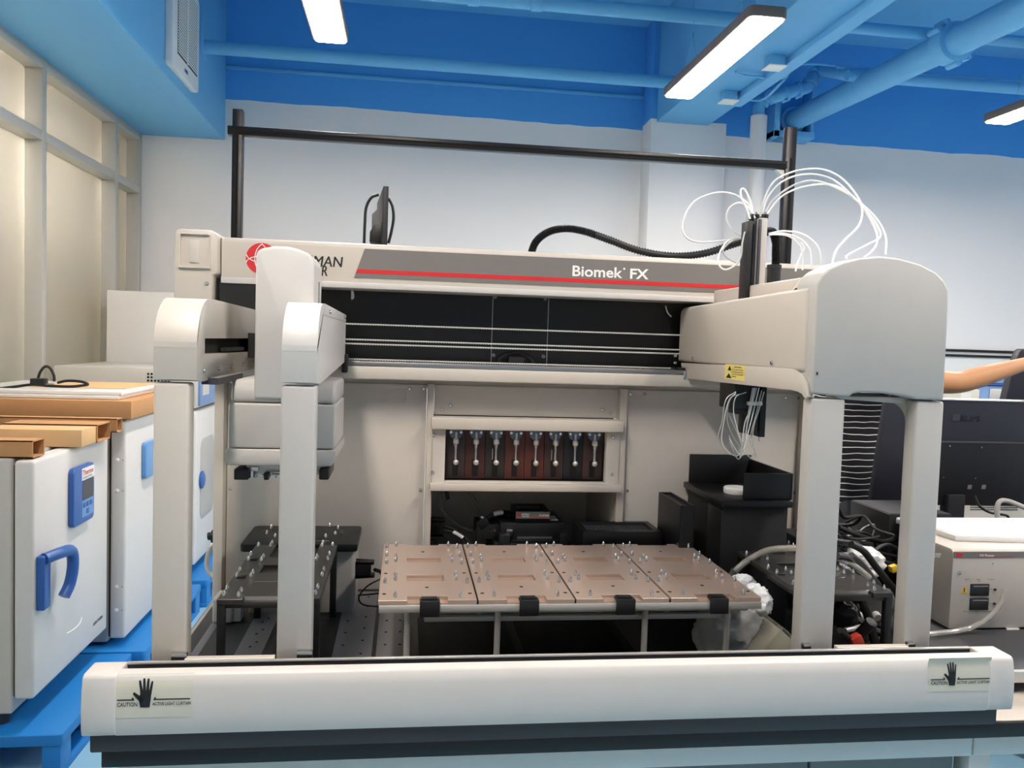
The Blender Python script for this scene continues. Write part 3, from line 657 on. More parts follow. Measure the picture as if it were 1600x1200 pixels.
for k in range(ns):
    for i in range(na-1): ld.f.append((k*na+i, k*na+i+1, (k+1)*na+i+1, (k+1)*na+i))
build(ld, 'cover_fillet', 'beige', hc, angle=60)
build(MB().box(.8295, .832, 1.568, 1.571, 1.452, 1.458), 'cover_mark', 'black', hc)
sp = [(1.60, 1.457), (1.60, 1.631), (2.355, 1.617), (2.375, 1.612), (2.385, 1.6), (2.388, 1.457)]
sc_ = build(MB().prism(sp, 'x', .816, 1.106), 'side_cover', 'beige', GB, .01, 3, angle=40)
build(MB().box(.862, 1.06, 1.66, 2.24, 1.6, 1.662), 'inner_cover', 'beige', GB, .006)
lp = [(Wx(px, py, .8155).y, Wx(px, py, .8155).z) for px, py in ((1064, 567), (1150, 571), (1238, 576), (1252, 585), (1260, 600), (1262, 620), (1258, 624), (1252, 615), (1240, 610), (1150, 600), (1067, 591))]
lpn = build(MB().prism(lp, 'x', .8155, .8215), 'lower_side_panel', 'beige', GB, .0012)
build(MB().prism([(p[0], p[1]) for p in lp], 'x', 1.095, 1.1), 'lower_side_panel', 'beige', GB, .0012)
build(MB().box(.822, 1.095, 1.68, 2.37, 1.425, 1.455), 'under_frame', 'charcoal', GB)
for px, py in ((1083, 560), (1206, 567)): inst(scr, 'screw', Wx(px, py, .8155), lpn, (0, 0, -math.pi/2))
p = Wx(1068, 585, .8155); build(MB().box(.805, .818, p.y-.03, p.y+.01, p.z-.015, p.z+.012), 'rail_roller', 'steel', GB, .003)
build(MB().box(.79, .815, p.y-.02, p.y+.05, p.z-.02, p.z+.02), 'roller_mount', 'black', GB, .003)
for px, py in ((1055, 556), (1055, 567)): inst(scr, 'rail_bolt', Wy(px, py, 2.36), GB)
# caution label
def LB(px, py): p = Wx(px, py, .8152); return p
y0_, y1_ = LB(1164, 580).y, LB(1133, 580).y; zz0, zz1 = LB(1148, 594).z, LB(1148, 570).z
lab = build(MB().box(.8143, .8156, y0_, y1_, zz0, zz1), 'caution_label', 'yellowlabel', GB, label='yellow static caution label')
lx = MB(); FN = lambda u, v: (.8138, y1_-u, zz0+v)
wl, hl = y1_-y0_, zz1-zz0
for (u0, v0, s) in ((.08*wl, .1*hl, .3), (.16*wl, .6*hl, .2)):
    lx.add([FN(u0, v0), FN(u0+s*wl, v0), FN(u0+s*wl*.5, v0+.32*hl)], [(0, 1, 2)])
text(lx, 'CAUTION', lambda u, v: FN(.48*wl+u, .8*hl+v), .36*wl, .11*hl, .02)
for i, s in enumerate(('STATIC SENSITIVE AREA', 'DEVICES ARE SENSITIVE', 'TO STATIC DISCHARGE', 'DAMAGE')): text(lx, s, lambda u, v: FN(.38*wl+u, (.64-.15*i)*hl+v), (.56 if i < 3 else .22)*wl, .08*hl, .01)
build(lx, 'label_print', 'ink', lab, sm=False)
for x0, x1 in ((.826, .899), (1.058, 1.119)):
    lg = build(MB().box(x0, x1, 1.574, 1.616, .761, 1.404), 'tower_leg', 'podgrey', GB, .006, 3)
    build(MB().box(x0+.002, x0+.018, 1.56, 1.573, .885, .897), 'leg_bracket', 'steel', lg, .001)
ar = [(.905, 1.404), (.905, 1.409), (1.056, 1.409), (1.056, 1.30)]+arc(1.0, 1.345, .055, 0, 90, 8)
build(MB().prism([(.90, 1.408), (1.1, 1.408), (1.1, 1.2), (1.088, 1.2)]+[(1.088, 1.34)]+arc(1.043, 1.35, .045, 0, 80, 8)+[(.90, 1.402)], 'y', 1.617, 1.66), 'leg_gusset', 'beige', GB, .002)
build(MB().prism([(1.553, .874), (1.553, .8885), (1.558, .8915), (1.572, .8915), (1.572, .874)], 'x', .9, 1.058), 'base_sill', 'beige', GB, .001)
# probe masts
def col(px0, px1, pyt, Y, y2, mat, nm='probe_mast'):
    a, b = Wy(px0, pyt, Y), Wy(px1, pyt, Y); return build(MB().box(a.x, b.x, Y, y2, 1.58, a.z), nm, mat, GB, .0012)
col(1169, 1177, 345, 1.99, 2.03, 'black'); col(1178, 1186, 342, 2.0, 2.03, 'charcoal'); col(1187, 1200, 340, 1.985, 2.03, 'alpgrey'); col(1187, 1191, 342, 1.982, 1.99, 'charcoal'); col(1182, 1186, 338, 2.03, 2.06, 'charcoal')
for px in (1174, 1181, 1190, 1196):
    p = Wy(px, 340, 2.01); build(MB().box(p.x-.004, p.x+.004, 2.0, 2.02, p.z-.006, p.z+.008), 'mast_cap', 'black', GB, .001)
    build(MB().cyl((p.x, 2.01, p.z+.004), (p.x, 2.01, p.z+.014), .003, n=8), 'tube_fitting', 'steel', GB)
def trace(pts, Y0, Y1=None):
    Y1 = Y0 if Y1 is None else Y1; n = len(pts)-1
    return [Wy(px, py, Y0+(Y1-Y0)*i/n) for i, (px, py) in enumerate(pts)]
loops = [
 ([(1188, 338), (1192, 318), (1208, 285), (1240, 268), (1280, 264), (1310, 275), (1335, 300), (1347, 325), (1342, 352), (1320, 375), (1306, 392), (1300, 412)], 2.0, 1.75),
 ([(1191, 337), (1200, 308), (1225, 282), (1262, 272), (1300, 280), (1330, 305), (1350, 325), (1370, 352), (1375, 370), (1352, 384), (1325, 398), (1323, 404)], 2.01, 1.75),
 ([(1193, 338), (1210, 310), (1245, 287), (1278, 283), (1320, 300), (1350, 322), (1372, 345), (1384, 370), (1384, 398)], 2.02, 1.8),
 ([(1196, 338), (1220, 308), (1255, 292), (1300, 289), (1335, 310), (1355, 335), (1369, 362), (1370, 380), (1362, 393), (1350, 402)], 2.03, 1.8),
 ([(1177, 342), (1172, 322), (1150, 305), (1120, 301), (1085, 315), (1067, 345), (1070, 368), (1090, 378), (1130, 376), (1165, 370)], 2.01, 2.06),
 ([(1180, 341), (1170, 325), (1155, 317), (1140, 325), (1135, 342), (1145, 360), (1160, 370), (1170, 374)], 2.0, 2.06),
 ([(1176, 341), (1174, 320), (1165, 298), (1158, 296), (1158, 308), (1166, 325), (1172, 342)], 2.02, 2.0),
 ([(1168, 371), (1140, 375), (1128, 388), (1122, 405), (1126, 418), (1136, 421), (1150, 413), (1158, 400), (1160, 380), (1164, 362)], 2.04, 2.0),
 ([(1168, 370), (1145, 376), (1130, 390), (1135, 402), (1150, 410)], 2.05, 2.1),
 ([(1201, 365), (1225, 361), (1255, 366), (1275, 382), (1282, 400), (1282, 412)], 2.02, 2.05),
 ([(1201, 367), (1225, 365), (1250, 373), (1265, 390), (1268, 410), (1268, 420)], 2.02, 2.05),
 ([(1201, 366), (1230, 368), (1248, 382), (1254, 400), (1254, 422)], 2.02, 2.05),
 ([(1252, 380), (1256, 388), (1252, 398), (1245, 415), (1243, 424)], 2.05, 2.05)]
for pts, a, b in loops: build(MB().tube(trace(pts, a, b), .0024, 6, 6), 'fluid_tube', 'tube', GB, label='thin white plastic fluid tube')
# corrugated hose
hs = [Wy(px, py, Y) for px, py, Y in ((829, 398, 2.48), (838, 377, 2.48), (858, 362, 2.48), (885, 357, 2.48), (915, 362, 2.48), (955, 376, 2.48), (1000, 392, 2.48), (1050, 400, 2.48), (1100, 396, 2.46), (1150, 380, 2.42), (1185, 366, 2.3), (1205, 362, 2.24), (1212, 375, 2.22), (1212, 395, 2.22), (1212, 416, 2.22))]
build(MB().tube(hs, .0128, 12, 22, ribs=.26), 'corrugated_hose', 'rubber', GB, angle=80, label='black corrugated hose')
p = Wy(1212, 372, 2.22); q_ = Wy(1212, 415, 2.22); build(MB().lathe((p.x, 2.22, 1.678), [(.019, 0), (.019, .05), (.0205, .052), (.0205, .062), (.014, .064)], 18), 'hose_connector', 'rubber', GB)
# wiring under the arm
pr_ = Wy(1165, 618, 1.98)
a, b = Wy(1146, 640, 1.98), Wy(1176, 604, 1.98); build(MB().box(a.x, b.x, 1.98, 2.08, a.z, 1.43).box(a.x+.008, b.x+.02, 1.985, 2.06, a.z-.012, a.z+.01), 'probe_block', 'black', GB, .004)
for px0, px1, pyb in ((1160, 1168, 677), (1172, 1183, 680), (1186, 1195, 683)):
    a, b = Wy(px0, pyb, 2.0), Wy(px1, pyb, 2.0); build(MB().box(a.x, b.x, 2.0, 2.03, a.z, 1.43), 'probe_holder', 'black', GB, .001)
    build(MB().cyl(((a.x+b.x)/2, 2.015, a.z-.012), ((a.x+b.x)/2, 2.015, a.z), .0025, n=8), 'probe_tip', 'steel', GB)
a, b = Wy(1168, 633, 1.975), Wy(1190, 628, 1.975); build(MB().box(a.x, b.x, 1.968, 1.985, a.z, b.z), 'cable_tie', 'tube', GB, .001)
wires = [
 [(1150, 612), (1134, 625), (1128, 660), (1122, 680), (1122, 695), (1135, 708), (1150, 709), (1160, 695), (1165, 675), (1170, 640), (1176, 606)],
 [(1150, 614), (1138, 628), (1130, 665), (1128, 690), (1138, 706), (1152, 712), (1164, 695), (1168, 660), (1180, 606)],
 [(1160, 615), (1142, 622), (1136, 650), (1142, 675), (1155, 698), (1160, 712), (1163, 700), (1166, 672), (1182, 606)],
 [(1166, 613), (1150, 620), (1146, 640), (1150, 662), (1158, 690), (1158, 702)],
 [(1140, 650), (1150, 672), (1158, 695), (1155, 717), (1148, 710), (1141, 690), (1140, 680)],
 [(1186, 606), (1178, 640), (1168, 680), (1162, 705), (1156, 716)],
 [(1190, 610), (1182, 645), (1175, 670), (1172, 690), (1178, 702), (1182, 712), (1175, 716), (1168, 712)],
 [(1178, 606), (1172, 640), (1164, 660), (1160, 690)],
 [(1194, 612), (1186, 640), (1178, 665), (1176, 690), (1180, 705), (1172, 717)],
 [(1140, 685), (1148, 700), (1158, 712), (1166, 700)]]
for i, pts in enumerate(wires): build(MB().tube(trace(pts, 1.955+.006*(i % 4), 1.975), .0013, 6, 5), 'probe_wire', 'tube' if i % 2 else 'alu', GB, label='thin pale probe wire')
# ================================================================== LABWARE PLATFORMS ON THE DECK
pin = mesh_of(MB().lathe((0, 0, 0), [(.004, 0), (.004, .0075), (.003, .0098), (.0008, .0138)], 10), 'pin', 'steel')
def zx(x, y, z): p = Wz(x, y, z); return p.x, p.y
hole_m = mesh_of(MB().cyl((0, 0, -.001), (0, 0, .0003), .0045, n=12), 'screw_hole', 'hole')
TP = thing('labware_platform', (.38, 1.94, .76), 'tan four-plate labware platform on steel rods in the middle of the deck', 'platform')
ZT = .95; X0, PW = -.043, .2115; Y0, Y1 = 1.706, 2.182
build(MB().box(X0+.002, X0+4*PW-.004, Y0-.004, Y1-.006, .925, .94), 'sub_plate', 'platealu', TP, .001)
C4 = lambda x, y: (560+x/4, 760+y/4)
w1x0, w1y1 = zx(*C4(302, 445), ZT); w1x1, w1y0 = zx(*C4(518, 474), ZT)
w2x0, w2y1 = zx(*C4(302, 554), ZT); w2x1, w2y0 = zx(*C4(539, 590), ZT)
n0x0, n0y1 = zx(*C4(306, 686), ZT); n0x1, _ = zx(*C4(560, 700), ZT)
rx0, ry0 = zx(*C4(298, 368), ZT); rx1, _ = zx(*C4(500, 368), ZT)
wx0, wx1 = (w1x0+w2x0)/2-X0, (w1x1+w2x1)/2-X0; nx0, nx1 = n0x0-X0, n0x1-X0
xs = sorted([0, nx0, wx0+.0001, wx1, nx1, PW-.004]); ysg = [Y0, n0y1, w2y0, w2y1, w1y0, w1y1, ry0, Y1]
pinpx = [(180, 355), (236, 345), (562, 345), (617, 358), (178, 408), (235, 425), (234, 443), (176, 455), (580, 425), (632, 408), (585, 443), (645, 458),
         (233, 533), (232, 560), (167, 575), (606, 530), (612, 558), (679, 575), (230, 663), (638, 663)]
pins = [(zx(C4(x, 0)[0], C4(0, y+29)[1], ZT)) for x, y in pinpx]
holes = [zx(*C4(x, y), ZT) for x, y in ((403, 409), (428, 631), (171, 544), (660, 541), (161, 673), (696, 669))]
for k in range(4):
    ox = X0+k*PW
    g = [ox+x for x in xs]
    def solid(i, j):
        xm = (xs[i]+xs[i+1])/2
        if j in (2, 4) and wx0 < xm < wx1: return False
        if j == 0 and nx0 < xm < nx1: return False
        if j == 6 and wx0 < xm < wx1-.012: return False
        return True
    pt = build(MB().grid(g, ysg, solid, .9402, ZT), 'labware_plate', 'tan', TP, .0008, 1)
    build(MB().box(ox+.002, ox+PW-.004, Y0+.002, Y1-.012, .9402, .9425), 'recess_floor', 'tandark', pt)
    if k < 3: build(MB().box(ox+PW-.004, ox+PW, Y0+.001, Y1-.002, .9402, .9465), 'seam_shade', 'hole', pt)  # dark strip stands in for the shade in the gap between plates
    for x, y in pins: inst(pin, 'locating_pin', (x+k*PW, y, ZT), pt)
    for x, y in holes: inst(hole_m, 'screw_hole', (x+k*PW, y, ZT), pt)
    cx = ox+(nx0+nx1)/2+.004
    cl = build(MB().prism([(1.696, .9165), (1.696, .9505), (1.722, .9505), (1.722, .946), (1.701, .946), (1.701, .9165)], 'x', cx-.021, cx+.021), 'plate_clip', 'black', TP, .0012)
    build(MB().box(cx-.018, cx+.016, 1.704, 1.724, .9505, .9535), 'clip_spring', 'blacksatin', cl, .001)
build(MB().box(.06, .79, 1.75, 1.77, .905, .921), 'support_rail', 'aluframe', TP, .002)
build(MB().box(.055, .745, 1.735, 1.752, .893, .904), 'support_rail', 'aluframe', TP, .002)
for px in (636, 777, 1007, 1135):
    x = Wy(px, 985, 1.725).x
    for y in (1.725, 2.14): build(MB().cyl((x, y, .76), (x, y, .925), .0068, n=14), 'support_rod', 'platealu', TP)
def station(name, x0, x1, y0, y1, label, body=False, pat=None):
    t = thing(name, ((x0+x1)/2, (y0+y1)/2, .76), label, 'labware stand')
    wd = x1-x0; dp = y1-y0
    gx = [x0, x0+.25*wd, x0+.78*wd, x1]
    gy = [y0, y0+.03*dp, y0+.27*dp, y0+.43*dp, y0+.57*dp, y0+.73*dp, y1]
    pt = build(MB().grid(gx, gy, lambda i, j: not (i == 1 and j in (0, 3, 5)), .938, .95), 'top_plate', 'stationblack', t, .001, 1)
    build(MB().box(x0+.004, x1-.004, y0+.006, y1-.004, .929, .9425), 'plate_floor', 'stationblack', t, .001)
    for ya, yb in ((gy[2]-.004, gy[2]), (y0+.012, y0+.016)): build(MB().box(gx[1], gx[2], ya, yb, .9425, .9513), 'edge_strip', 'steel', pt)
    for x, y in ((x0+.008, y0+.01), (x1-.008, y0+.01), (x0+.008, y1-.01), (x1-.008, y1-.01)): build(MB().box(x-.008, x+.008, y-.008, y+.008, .76, .938), 'leg', 'black', t, .001)
    for row in range(4):
        yy = y0+dp*(.045+row*.3)
        for fx, fy in ((.05, 0), (.2, -.02), (.2, .06), (.04, .12), (.95, .0), (.82, -.02), (.82, .06), (.95, .12)):
            py_ = yy+fy*dp*.8
            if y0+.004 < py_ < y1-.003: inst(pin, 'locating_pin', (x0+fx*wd, py_, .95), pt)
    for fy in (.33, .66): build(MB().box(x0+.05*wd, x0+.14*wd, y0+fy*dp, y0+fy*dp+.02, .95, .9525), 'plate_stop', 'black', pt, .0006)
    if body:
        bd = build(MB().box(x0+.002, x0+.06, y0+.19, y1+.05, .78, .937), 'side_body', 'blacksatin', t, .003)
        for yy, z in ((y0+.26, .905), (y0+.26, .88)): inst(scr, 'screw', (x0+.0015, yy, z), bd, (0, 0, -math.pi/2))
    return t
station('labware_stand', -.372, -.164, 1.724, 2.176, 'black labware stand on four legs behind the left arm legs')
station('labware_stand', .908, 1.13, 1.73, 2.175, 'black labware stand on the right, under the clear hose and cables', True)
# grey orbital station, rear left
t = thing('shaker_station', (-.26, 2.27, .76), 'grey deck station with black top plate at the left rear panel', 'deck station')
build(MB().prism(rrect(-.395, -.118, 2.2, 2.38, .012), 'z', .76, .929), 'body', 'alpgrey', t, .002)
pt = build(MB().prism(rrect(-.414, -.112, 2.175, 2.396, .014), 'z', .93, .95), 'top_plate', 'blacksatin', t, .003)
for px, py in ((424, 827), (417, 836), (430, 841), (515, 824), (528, 828), (509, 841), (524, 837)):
    x, y = zx(px, py, .95); inst(pin, 'locating_pin', (x, y, .95), pt)
for px, py in ((413, 833), (533, 833)):
    x, y = zx(px, py, .95); build(MB().cyl((x, y, .95), (x, y, .958), .006, n=10), 'clear_stud', 'clearplastic', pt)
x0_, y0_ = zx(440, 846, .95); x1_, y1_ = zx(520, 832, .95); build(MB().box(x0_, x1_, y0_, y0_+.004, .95, .9512), 'edge_strip', 'steel', pt)
a, b = Wy(561, 905, 2.2), Wy(583, 880, 2.2)
cn = build(MB().box(-.117, b.x-.006, 2.21, 2.24, a.z, b.z).box(-.117, b.x+.002, 2.21, 2.24, b.z-.008, b.z).box(-.117, b.x+.004, 2.21, 2.24, a.z, a.z+.008), 'plug_connector', 'rubber', t, .002)
cb = trace([(585, 890), (594, 893), (600, 897)], 2.22, 2.24); build(MB().tube(cb+[Vector((-.02, 2.25, .9)), Vector((.03, 2.26, .86))], .005, 8, 5), 'connector_cable', 'rubber', t)
build(MB().tube(trace([(598, 903), (575, 915), (562, 930), (562, 940), (572, 946), (594, 948), (620, 950)], 2.1, 2.1), .0022, 6, 5), 'thin_cable', 'rubber', t)
build(MB().tube(trace([(560, 930), (575, 929), (592, 927)], 2.15, 2.1), .0022, 6, 5), 'thin_cable', 'rubber', t)
# small white adapter at deck left
a, b = Wy(331, 968, 2.12), Wy(363, 936, 2.12)
t = thing('power_adapter', (a.x, 2.15, .76), 'small white plastic adapter on the deck behind the left stand', 'adapter')
build(MB().box(a.x, b.x, 2.12, 2.2, .7616, b.z), 'body', 'offwhite', t, .006, 3)
build(MB().box(b.x-.002, b.x+.02, 2.13, 2.18, .7616, b.z-.01), 'socket_end', 'offwhite', t, .003)
# framed device in the niche
t = thing('framing_device', (.38, 2.5, .76), 'black plate framing device with red and grey label in the niche', 'deck device')
YD = 2.42
def P(px, py, Y=YD): return Wy(px, py, Y)
a, b = P(781, 852), P(882, 817)
build(MB().box(a.x, b.x, YD, 2.6, .9, b.z), 'lower_body', 'black', t, .003)
build(MB().box(P(771, 0).x, a.x+.004, YD+.02, 2.55, .9, P(775, 822).z), 'side_block', 'blackmatte', t, .003)
build(MB().box(a.x-.02, b.x+.018, YD-.02, 2.62, .76, .9), 'pedestal', 'black', t, .003)
for px0, px1, py in ((780, 797, 836), (875, 890, 833)):
    c_, d_ = P(px0, 850, YD-.03), P(px1, py, YD-.03); build(MB().box(c_.x, d_.x, YD-.03, YD+.02, c_.z-.03, d_.z), 'corner_post', 'black', t, .002)
build(MB().box(P(808, 838).x, P(862, 838).x, YD-.008, YD-.002, P(808, 841).z, P(808, 838).z), 'steel_strip', 'steeldull', t)
build(MB().box(P(797, 843).x, P(876, 843).x, YD-.02, YD-.002, P(800, 846).z, P(800, 842).z), 'front_ledge', 'blacksatin', t, .001)
lk = build(MB().box(P(791, 838, YD-.01).x, P(801, 838, YD-.01).x, YD-.014, YD, P(791, 838, YD-.01).z, P(791, 827, YD-.01).z), 'latch', 'steel', t, .001)
for dx in (.004, .013): build(MB().cyl((P(791, 0).x+dx, YD-.016, P(791, 827).z), (P(791, 0).x+dx, YD-.002, P(791, 827).z), .004, n=10), 'latch_screw', 'steel', lk)
a, b = P(805, 818), P(860, 799)
zt_ = b.z; fr_ = build(MB().grid([a.x, a.x+.016, b.x-.016, b.x], [YD, YD+.028, YD+.09, YD+.12], lambda i, j: not (i == 1 and j == 1), a.z, zt_), 'plate_frame', 'blacksatin', t, .002)
build(MB().box(a.x+.004, b.x-.004, YD+.004, YD+.11, a.z, a.z+.006), 'frame_floor', 'hole', t)
for x in (a.x+.012, b.x-.012): build(MB().cyl((x, YD+.1, zt_), (x, YD+.1, zt_+.004), .003, n=8), 'frame_screw', 'steel', fr_)
c_, d_ = P(806, 810), P(859, 800)
lb = build(MB().box(c_.x, d_.x, YD-.001, YD+.001, c_.z, d_.z), 'name_label', 'stickergrey', fr_)
tx = MB(); text(tx, 'BECKMAN', lambda u, v: (c_.x+.018+u, YD-.0016, c_.z+.0105+v), .022, .005, .02); text(tx, 'COULTER', lambda u, v: (c_.x+.018+u, YD-.0016, c_.z+.004+v), .022, .005, .02)
text(tx, 'AccuFrame', lambda u, v: (d_.x-.033+u, YD-.0016, c_.z+.0075+v), .03, .006, .02)
build(tx, 'label_lettering', 'white', fr_, sm=False)
build(MB().lathe((c_.x+.009, YD-.001, (c_.z+d_.z)/2+.001), [(.0058, 0), (.0058, -.0006)], 16, (0, 1, 0)).box(c_.x+.042, d_.x-.003, YD-.0016, YD-.001, c_.z+.003, c_.z+.0045), 'label_red', 'red', fr_)
build(MB().box(P(861, 811).x, P(875, 811).x, YD+.03, YD+.09, P(870, 817).z+.001, P(870, 817).z+.003), 'white_tag', 'white', t)
cab = trace([(768, 852), (766, 840), (762, 825), (755, 818)], 2.45, 2.47)
build(MB().tube([P(742, 850, 2.46), P(743, 835, 2.46), P(750, 822, 2.46), P(762, 810, 2.46), P(772, 803, 2.46), P(786, 801, 2.47), P(796, 804, 2.48)], .0065, 10, 6), 'device_cable', 'rubber', t)
build(MB().cyl(P(785, 801, 2.48), P(797, 804, 2.48), .0095, n=12), 'cable_plug', 'rubber', t)
build(MB().tube([P(771, 803.5, 2.46), P(778, 801.5, 2.462), P(785, 800.5, 2.468)], .0072, 10, 4), 'cable_sleeve', 'white', t)
c_ = P(754, 817, 2.45); build(MB().obox(c_, (.013, 0, .01), (0, .012, 0), (-.008, 0, .011)), 'cable_clamp', 'black', t, .002)
c_ = P(756, 811, 2.445); build(MB().obox(c_, (.01, 0, -.008), (0, .006, 0), (.003, 0, .004)), 'clamp_bracket', 'steel', t, .001)
# connectors on the niche side
t = thing('serial_connector', (.11, 2.5, .85), 'black serial connectors with cables at the left side of the niche', 'connector')
a, b = P(672, 839, 2.45), P(694, 812, 2.45)
build(MB().box(.088, b.x, 2.45, 2.48, a.z, b.z).box(.088, b.x+.004, 2.45, 2.48, b.z-.01, b.z).box(.088, b.x+.004, 2.45, 2.48, a.z, a.z+.01), 'connector_shell', 'rubber', t, .002)
build(MB().cyl(P(676, 850, 2.46), P(676, 842, 2.46), .012, n=12), 'connector_knob', 'rubber', t)
for k, pts in enumerate(([(694, 822), (708, 826), (722, 836), (735, 850)], [(694, 828), (708, 832), (720, 840), (728, 852)])):
    build(MB().tube(trace(pts, 2.465, 2.46), .005, 8, 5), 'connector_cable', 'rubber', t)
build(MB().tube(trace([(708, 831), (716, 835), (723, 840)], 2.46, 2.457), .0056, 8, 4), 'cable_marker', 'white', t)
# clear tubes in the niche
for pts, lab in (([(688, 765), (689, 790), (705, 812), (730, 826), (755, 832), (772, 836)], 'clear plastic hose curving down at the left of the niche'), ([(730, 765), (742, 782), (752, 800), (765, 818), (772, 826)], 'straight clear plastic hose slanting down in the niche')):
    o = build(MB().tube(trace(pts, 2.62, 2.56), .006, 10, 6), 'clear_hose', 'hose'); tag(o, lab, 'hose')
o = build(MB().obox(P(698, 770, 2.5), (.006, 0, .003), (0, .01, 0), (-.004, 0, .02)), 'hanging_clip', 'rubber'); tag(o, 'small black clip hanging under the pump shelf', 'clip')
# black grid tray, slim box, black storage box
a = P(905, 850, 2.3); x0, y0 = zx(912, 850, .985); x1, y1 = zx(1002, 829, .985)
t = thing('grid_tray', (.68, 2.3, .76), 'black tray with a grid of small wells behind the tan platform', 'tray')
gx0, gx1 = P(907, 850, 2.28).x, P(1029, 850, 2.28).x; zt_ = .95
build(MB().grid([gx0, gx0+.018, gx1-.018, gx1], [2.25, 2.275, 2.37, 2.39], lambda i, j: not (i == 1 and j == 1), .90, .968), 'tray_rim', 'blacksatin', t, .002)
gm = MB(); nx_, ny_ = 13, 9
gxs = [gx0+.018+(gx1-gx0-.036)*i/nx_ for i in range(nx_+1)]
for x in gxs: gm.box(x-.002, x+.002, 2.275, 2.37, .945, .96)
for j in range(ny_+1): y = 2.275+.095*j/ny_; gm.box(gxs[0], gxs[-1], y-.002, y+.002, .945, .96)
build(gm, 'well_grid', 'charcoal', t, kind='stuff'); build(MB().box(gx0+.01, gx1-.01, 2.26, 2.38, .76, .944), 'tray_body', 'black', t)
t = thing('slim_black_box', (.8, 2.3, .76), 'slim upright open-topped black box in front of the right rear panel', 'box')
a, b = Wy(1043, 850, 2.16), Wy(1065, 779, 2.16)
sx0, sx1 = Wy(1064, 800, 2.14).x, Wy(1086, 800, 2.14).x; zt_ = Wy(1064, 790, 2.14).z
build(MB().grid([sx0, sx0+.006, sx1-.006, sx1], [2.14, 2.146, 2.335, 2.342], lambda i, j: not (i == 1 and j == 1), .761, zt_), 'box_wall', 'blacksatin', t, .0015)
build(MB().box(sx0+.004, sx1-.004, 2.143, 2.338, .761, zt_-.04), 'box_core', 'blackmatte', t)
tm = MB()
for i in range(14): tm.box(sx0+.006, sx1-.01, 2.16+i*.0125, 2.163+i*.0125, zt_-.04, zt_-.006)
build(tm, 'inner_ribs', 'charcoal', t, kind='stuff')
t = thing('tip_waste_box', (1.02, 2.25, .76), 'big black storage box with an open raised tray and white roll on top', 'box')
a, b = Wy(1127, 860, 2.1), Wy(1232, 792, 2.1)
build(MB().box(a.x, b.x, 2.1, 2.38, .761, b.z), 'lower_box', 'blackmatte', t, .004)
build(MB().box(a.x-.012, b.x+.006, 2.085, 2.39, b.z, b.z+.018), 'lid_rim', 'blacksatin', t, .004)
build(MB().box(a.x-.004, a.x+.001, 2.1, 2.2, .78, b.z-.01), 'side_strip', 'black', t, .001)
c_, d_ = Wy(1161, 783, 2.1), Wy(1240, 740, 2.1)
zl_ = b.z+.018
build(MB().box(c_.x, d_.x, 2.1, 2.108, zl_, d_.z), 'front_wall', 'blacksatin', t, .004)
build(MB().box(a.x+.0, d_.x, 2.372, 2.38, zl_, d_.z+.012), 'back_wall', 'black', t, .002)
build(MB().box(d_.x-.008, d_.x, 2.1, 2.38, zl_, d_.z), 'side_wall', 'black', t, .002)
rl = Wy(1146, 773, 2.2); o = build(MB().lathe((rl.x+.008, 2.2, zl_), [(.034, 0), (.036, .003), (.036, .015), (.033, .018), (.01, .018)], 24), 'white_roll', 'white'); tag(o, 'white round roll lying in the black box tray', 'roll')
# clear hose over the right stand
hp_ = [Wy(px, py, Y) for px, py, Y in ((1148, 893, 2.02), (1160, 882, 2.02), (1178, 870, 2.02), (1200, 860, 2.0), (1225, 857, 1.98), (1260, 858, 1.95), (1300, 868, 1.95), (1335, 885, 1.95), (1358, 903, 1.95))]
t = thing('waste_hose', tuple(Wy(1148, 893, 2.02)), 'thick clear hose arching over the right black stand', 'hose')
build(MB().tube(hp_, .0085, 12, 6), 'hose_run', 'hose', t)
build(MB().cyl(Wy(1149, 890, 2.02), Wy(1143, 903, 2.02), .0105, n=12), 'hose_cuff', 'clearplastic', t)
# crumpled bag
def crumple(c, rx, ry, rz, seed, amp=.25, n=56, m=36):
    rnd = random.Random(seed); mb = MB().ell((0, 0, 0), 1, 1, 1, n, m)
    from mathutils import noise
    off = Vector((seed*1.7, seed*.9, seed*2.3))
    ph_ = [(rnd.uniform(2, 7), rnd.uniform(2, 7), rnd.uniform(2, 7), rnd.uniform(0, 6)) for _ in range(7)]
    def f(v):
        s = 1-amp*.3+amp*1.3*(1-2*abs(noise.noise(v*1.6+off)))*.6+amp*.8*(.5-abs(noise.noise(v*3.7+off)))+amp*.35*(.5-abs(noise.noise(v*8+off)))
        return Vector(c)+Vector((v.x*rx*s, v.y*ry*s, max(v.z*s, -.98)*rz))
    return mb.mapv(f)
bc = Wy(1155, 985, 1.80)
t = thing('plastic_bag', (bc.x, 1.8, .76), 'crumpled white plastic bag of lab waste below the tan platform corner', 'bag')
build(crumple((bc.x-.015, 1.82, .832), .075, .055, .07, 3), 'bag_body', 'bag', t, angle=60)
pts = [Wy(px, py, 1.84) for px, py in ((1178, 935), (1186, 945), (1180, 930))]
build(crumple(Wy(1180, 940, 1.84), .032, .04, .036, 5, .3), 'bag_neck', 'paper', t, angle=60)
build(crumple(Wy(1160, 912, 1.95), .03, .02, .02, 9, .3), 'bag_flap', 'paper', t, angle=60)
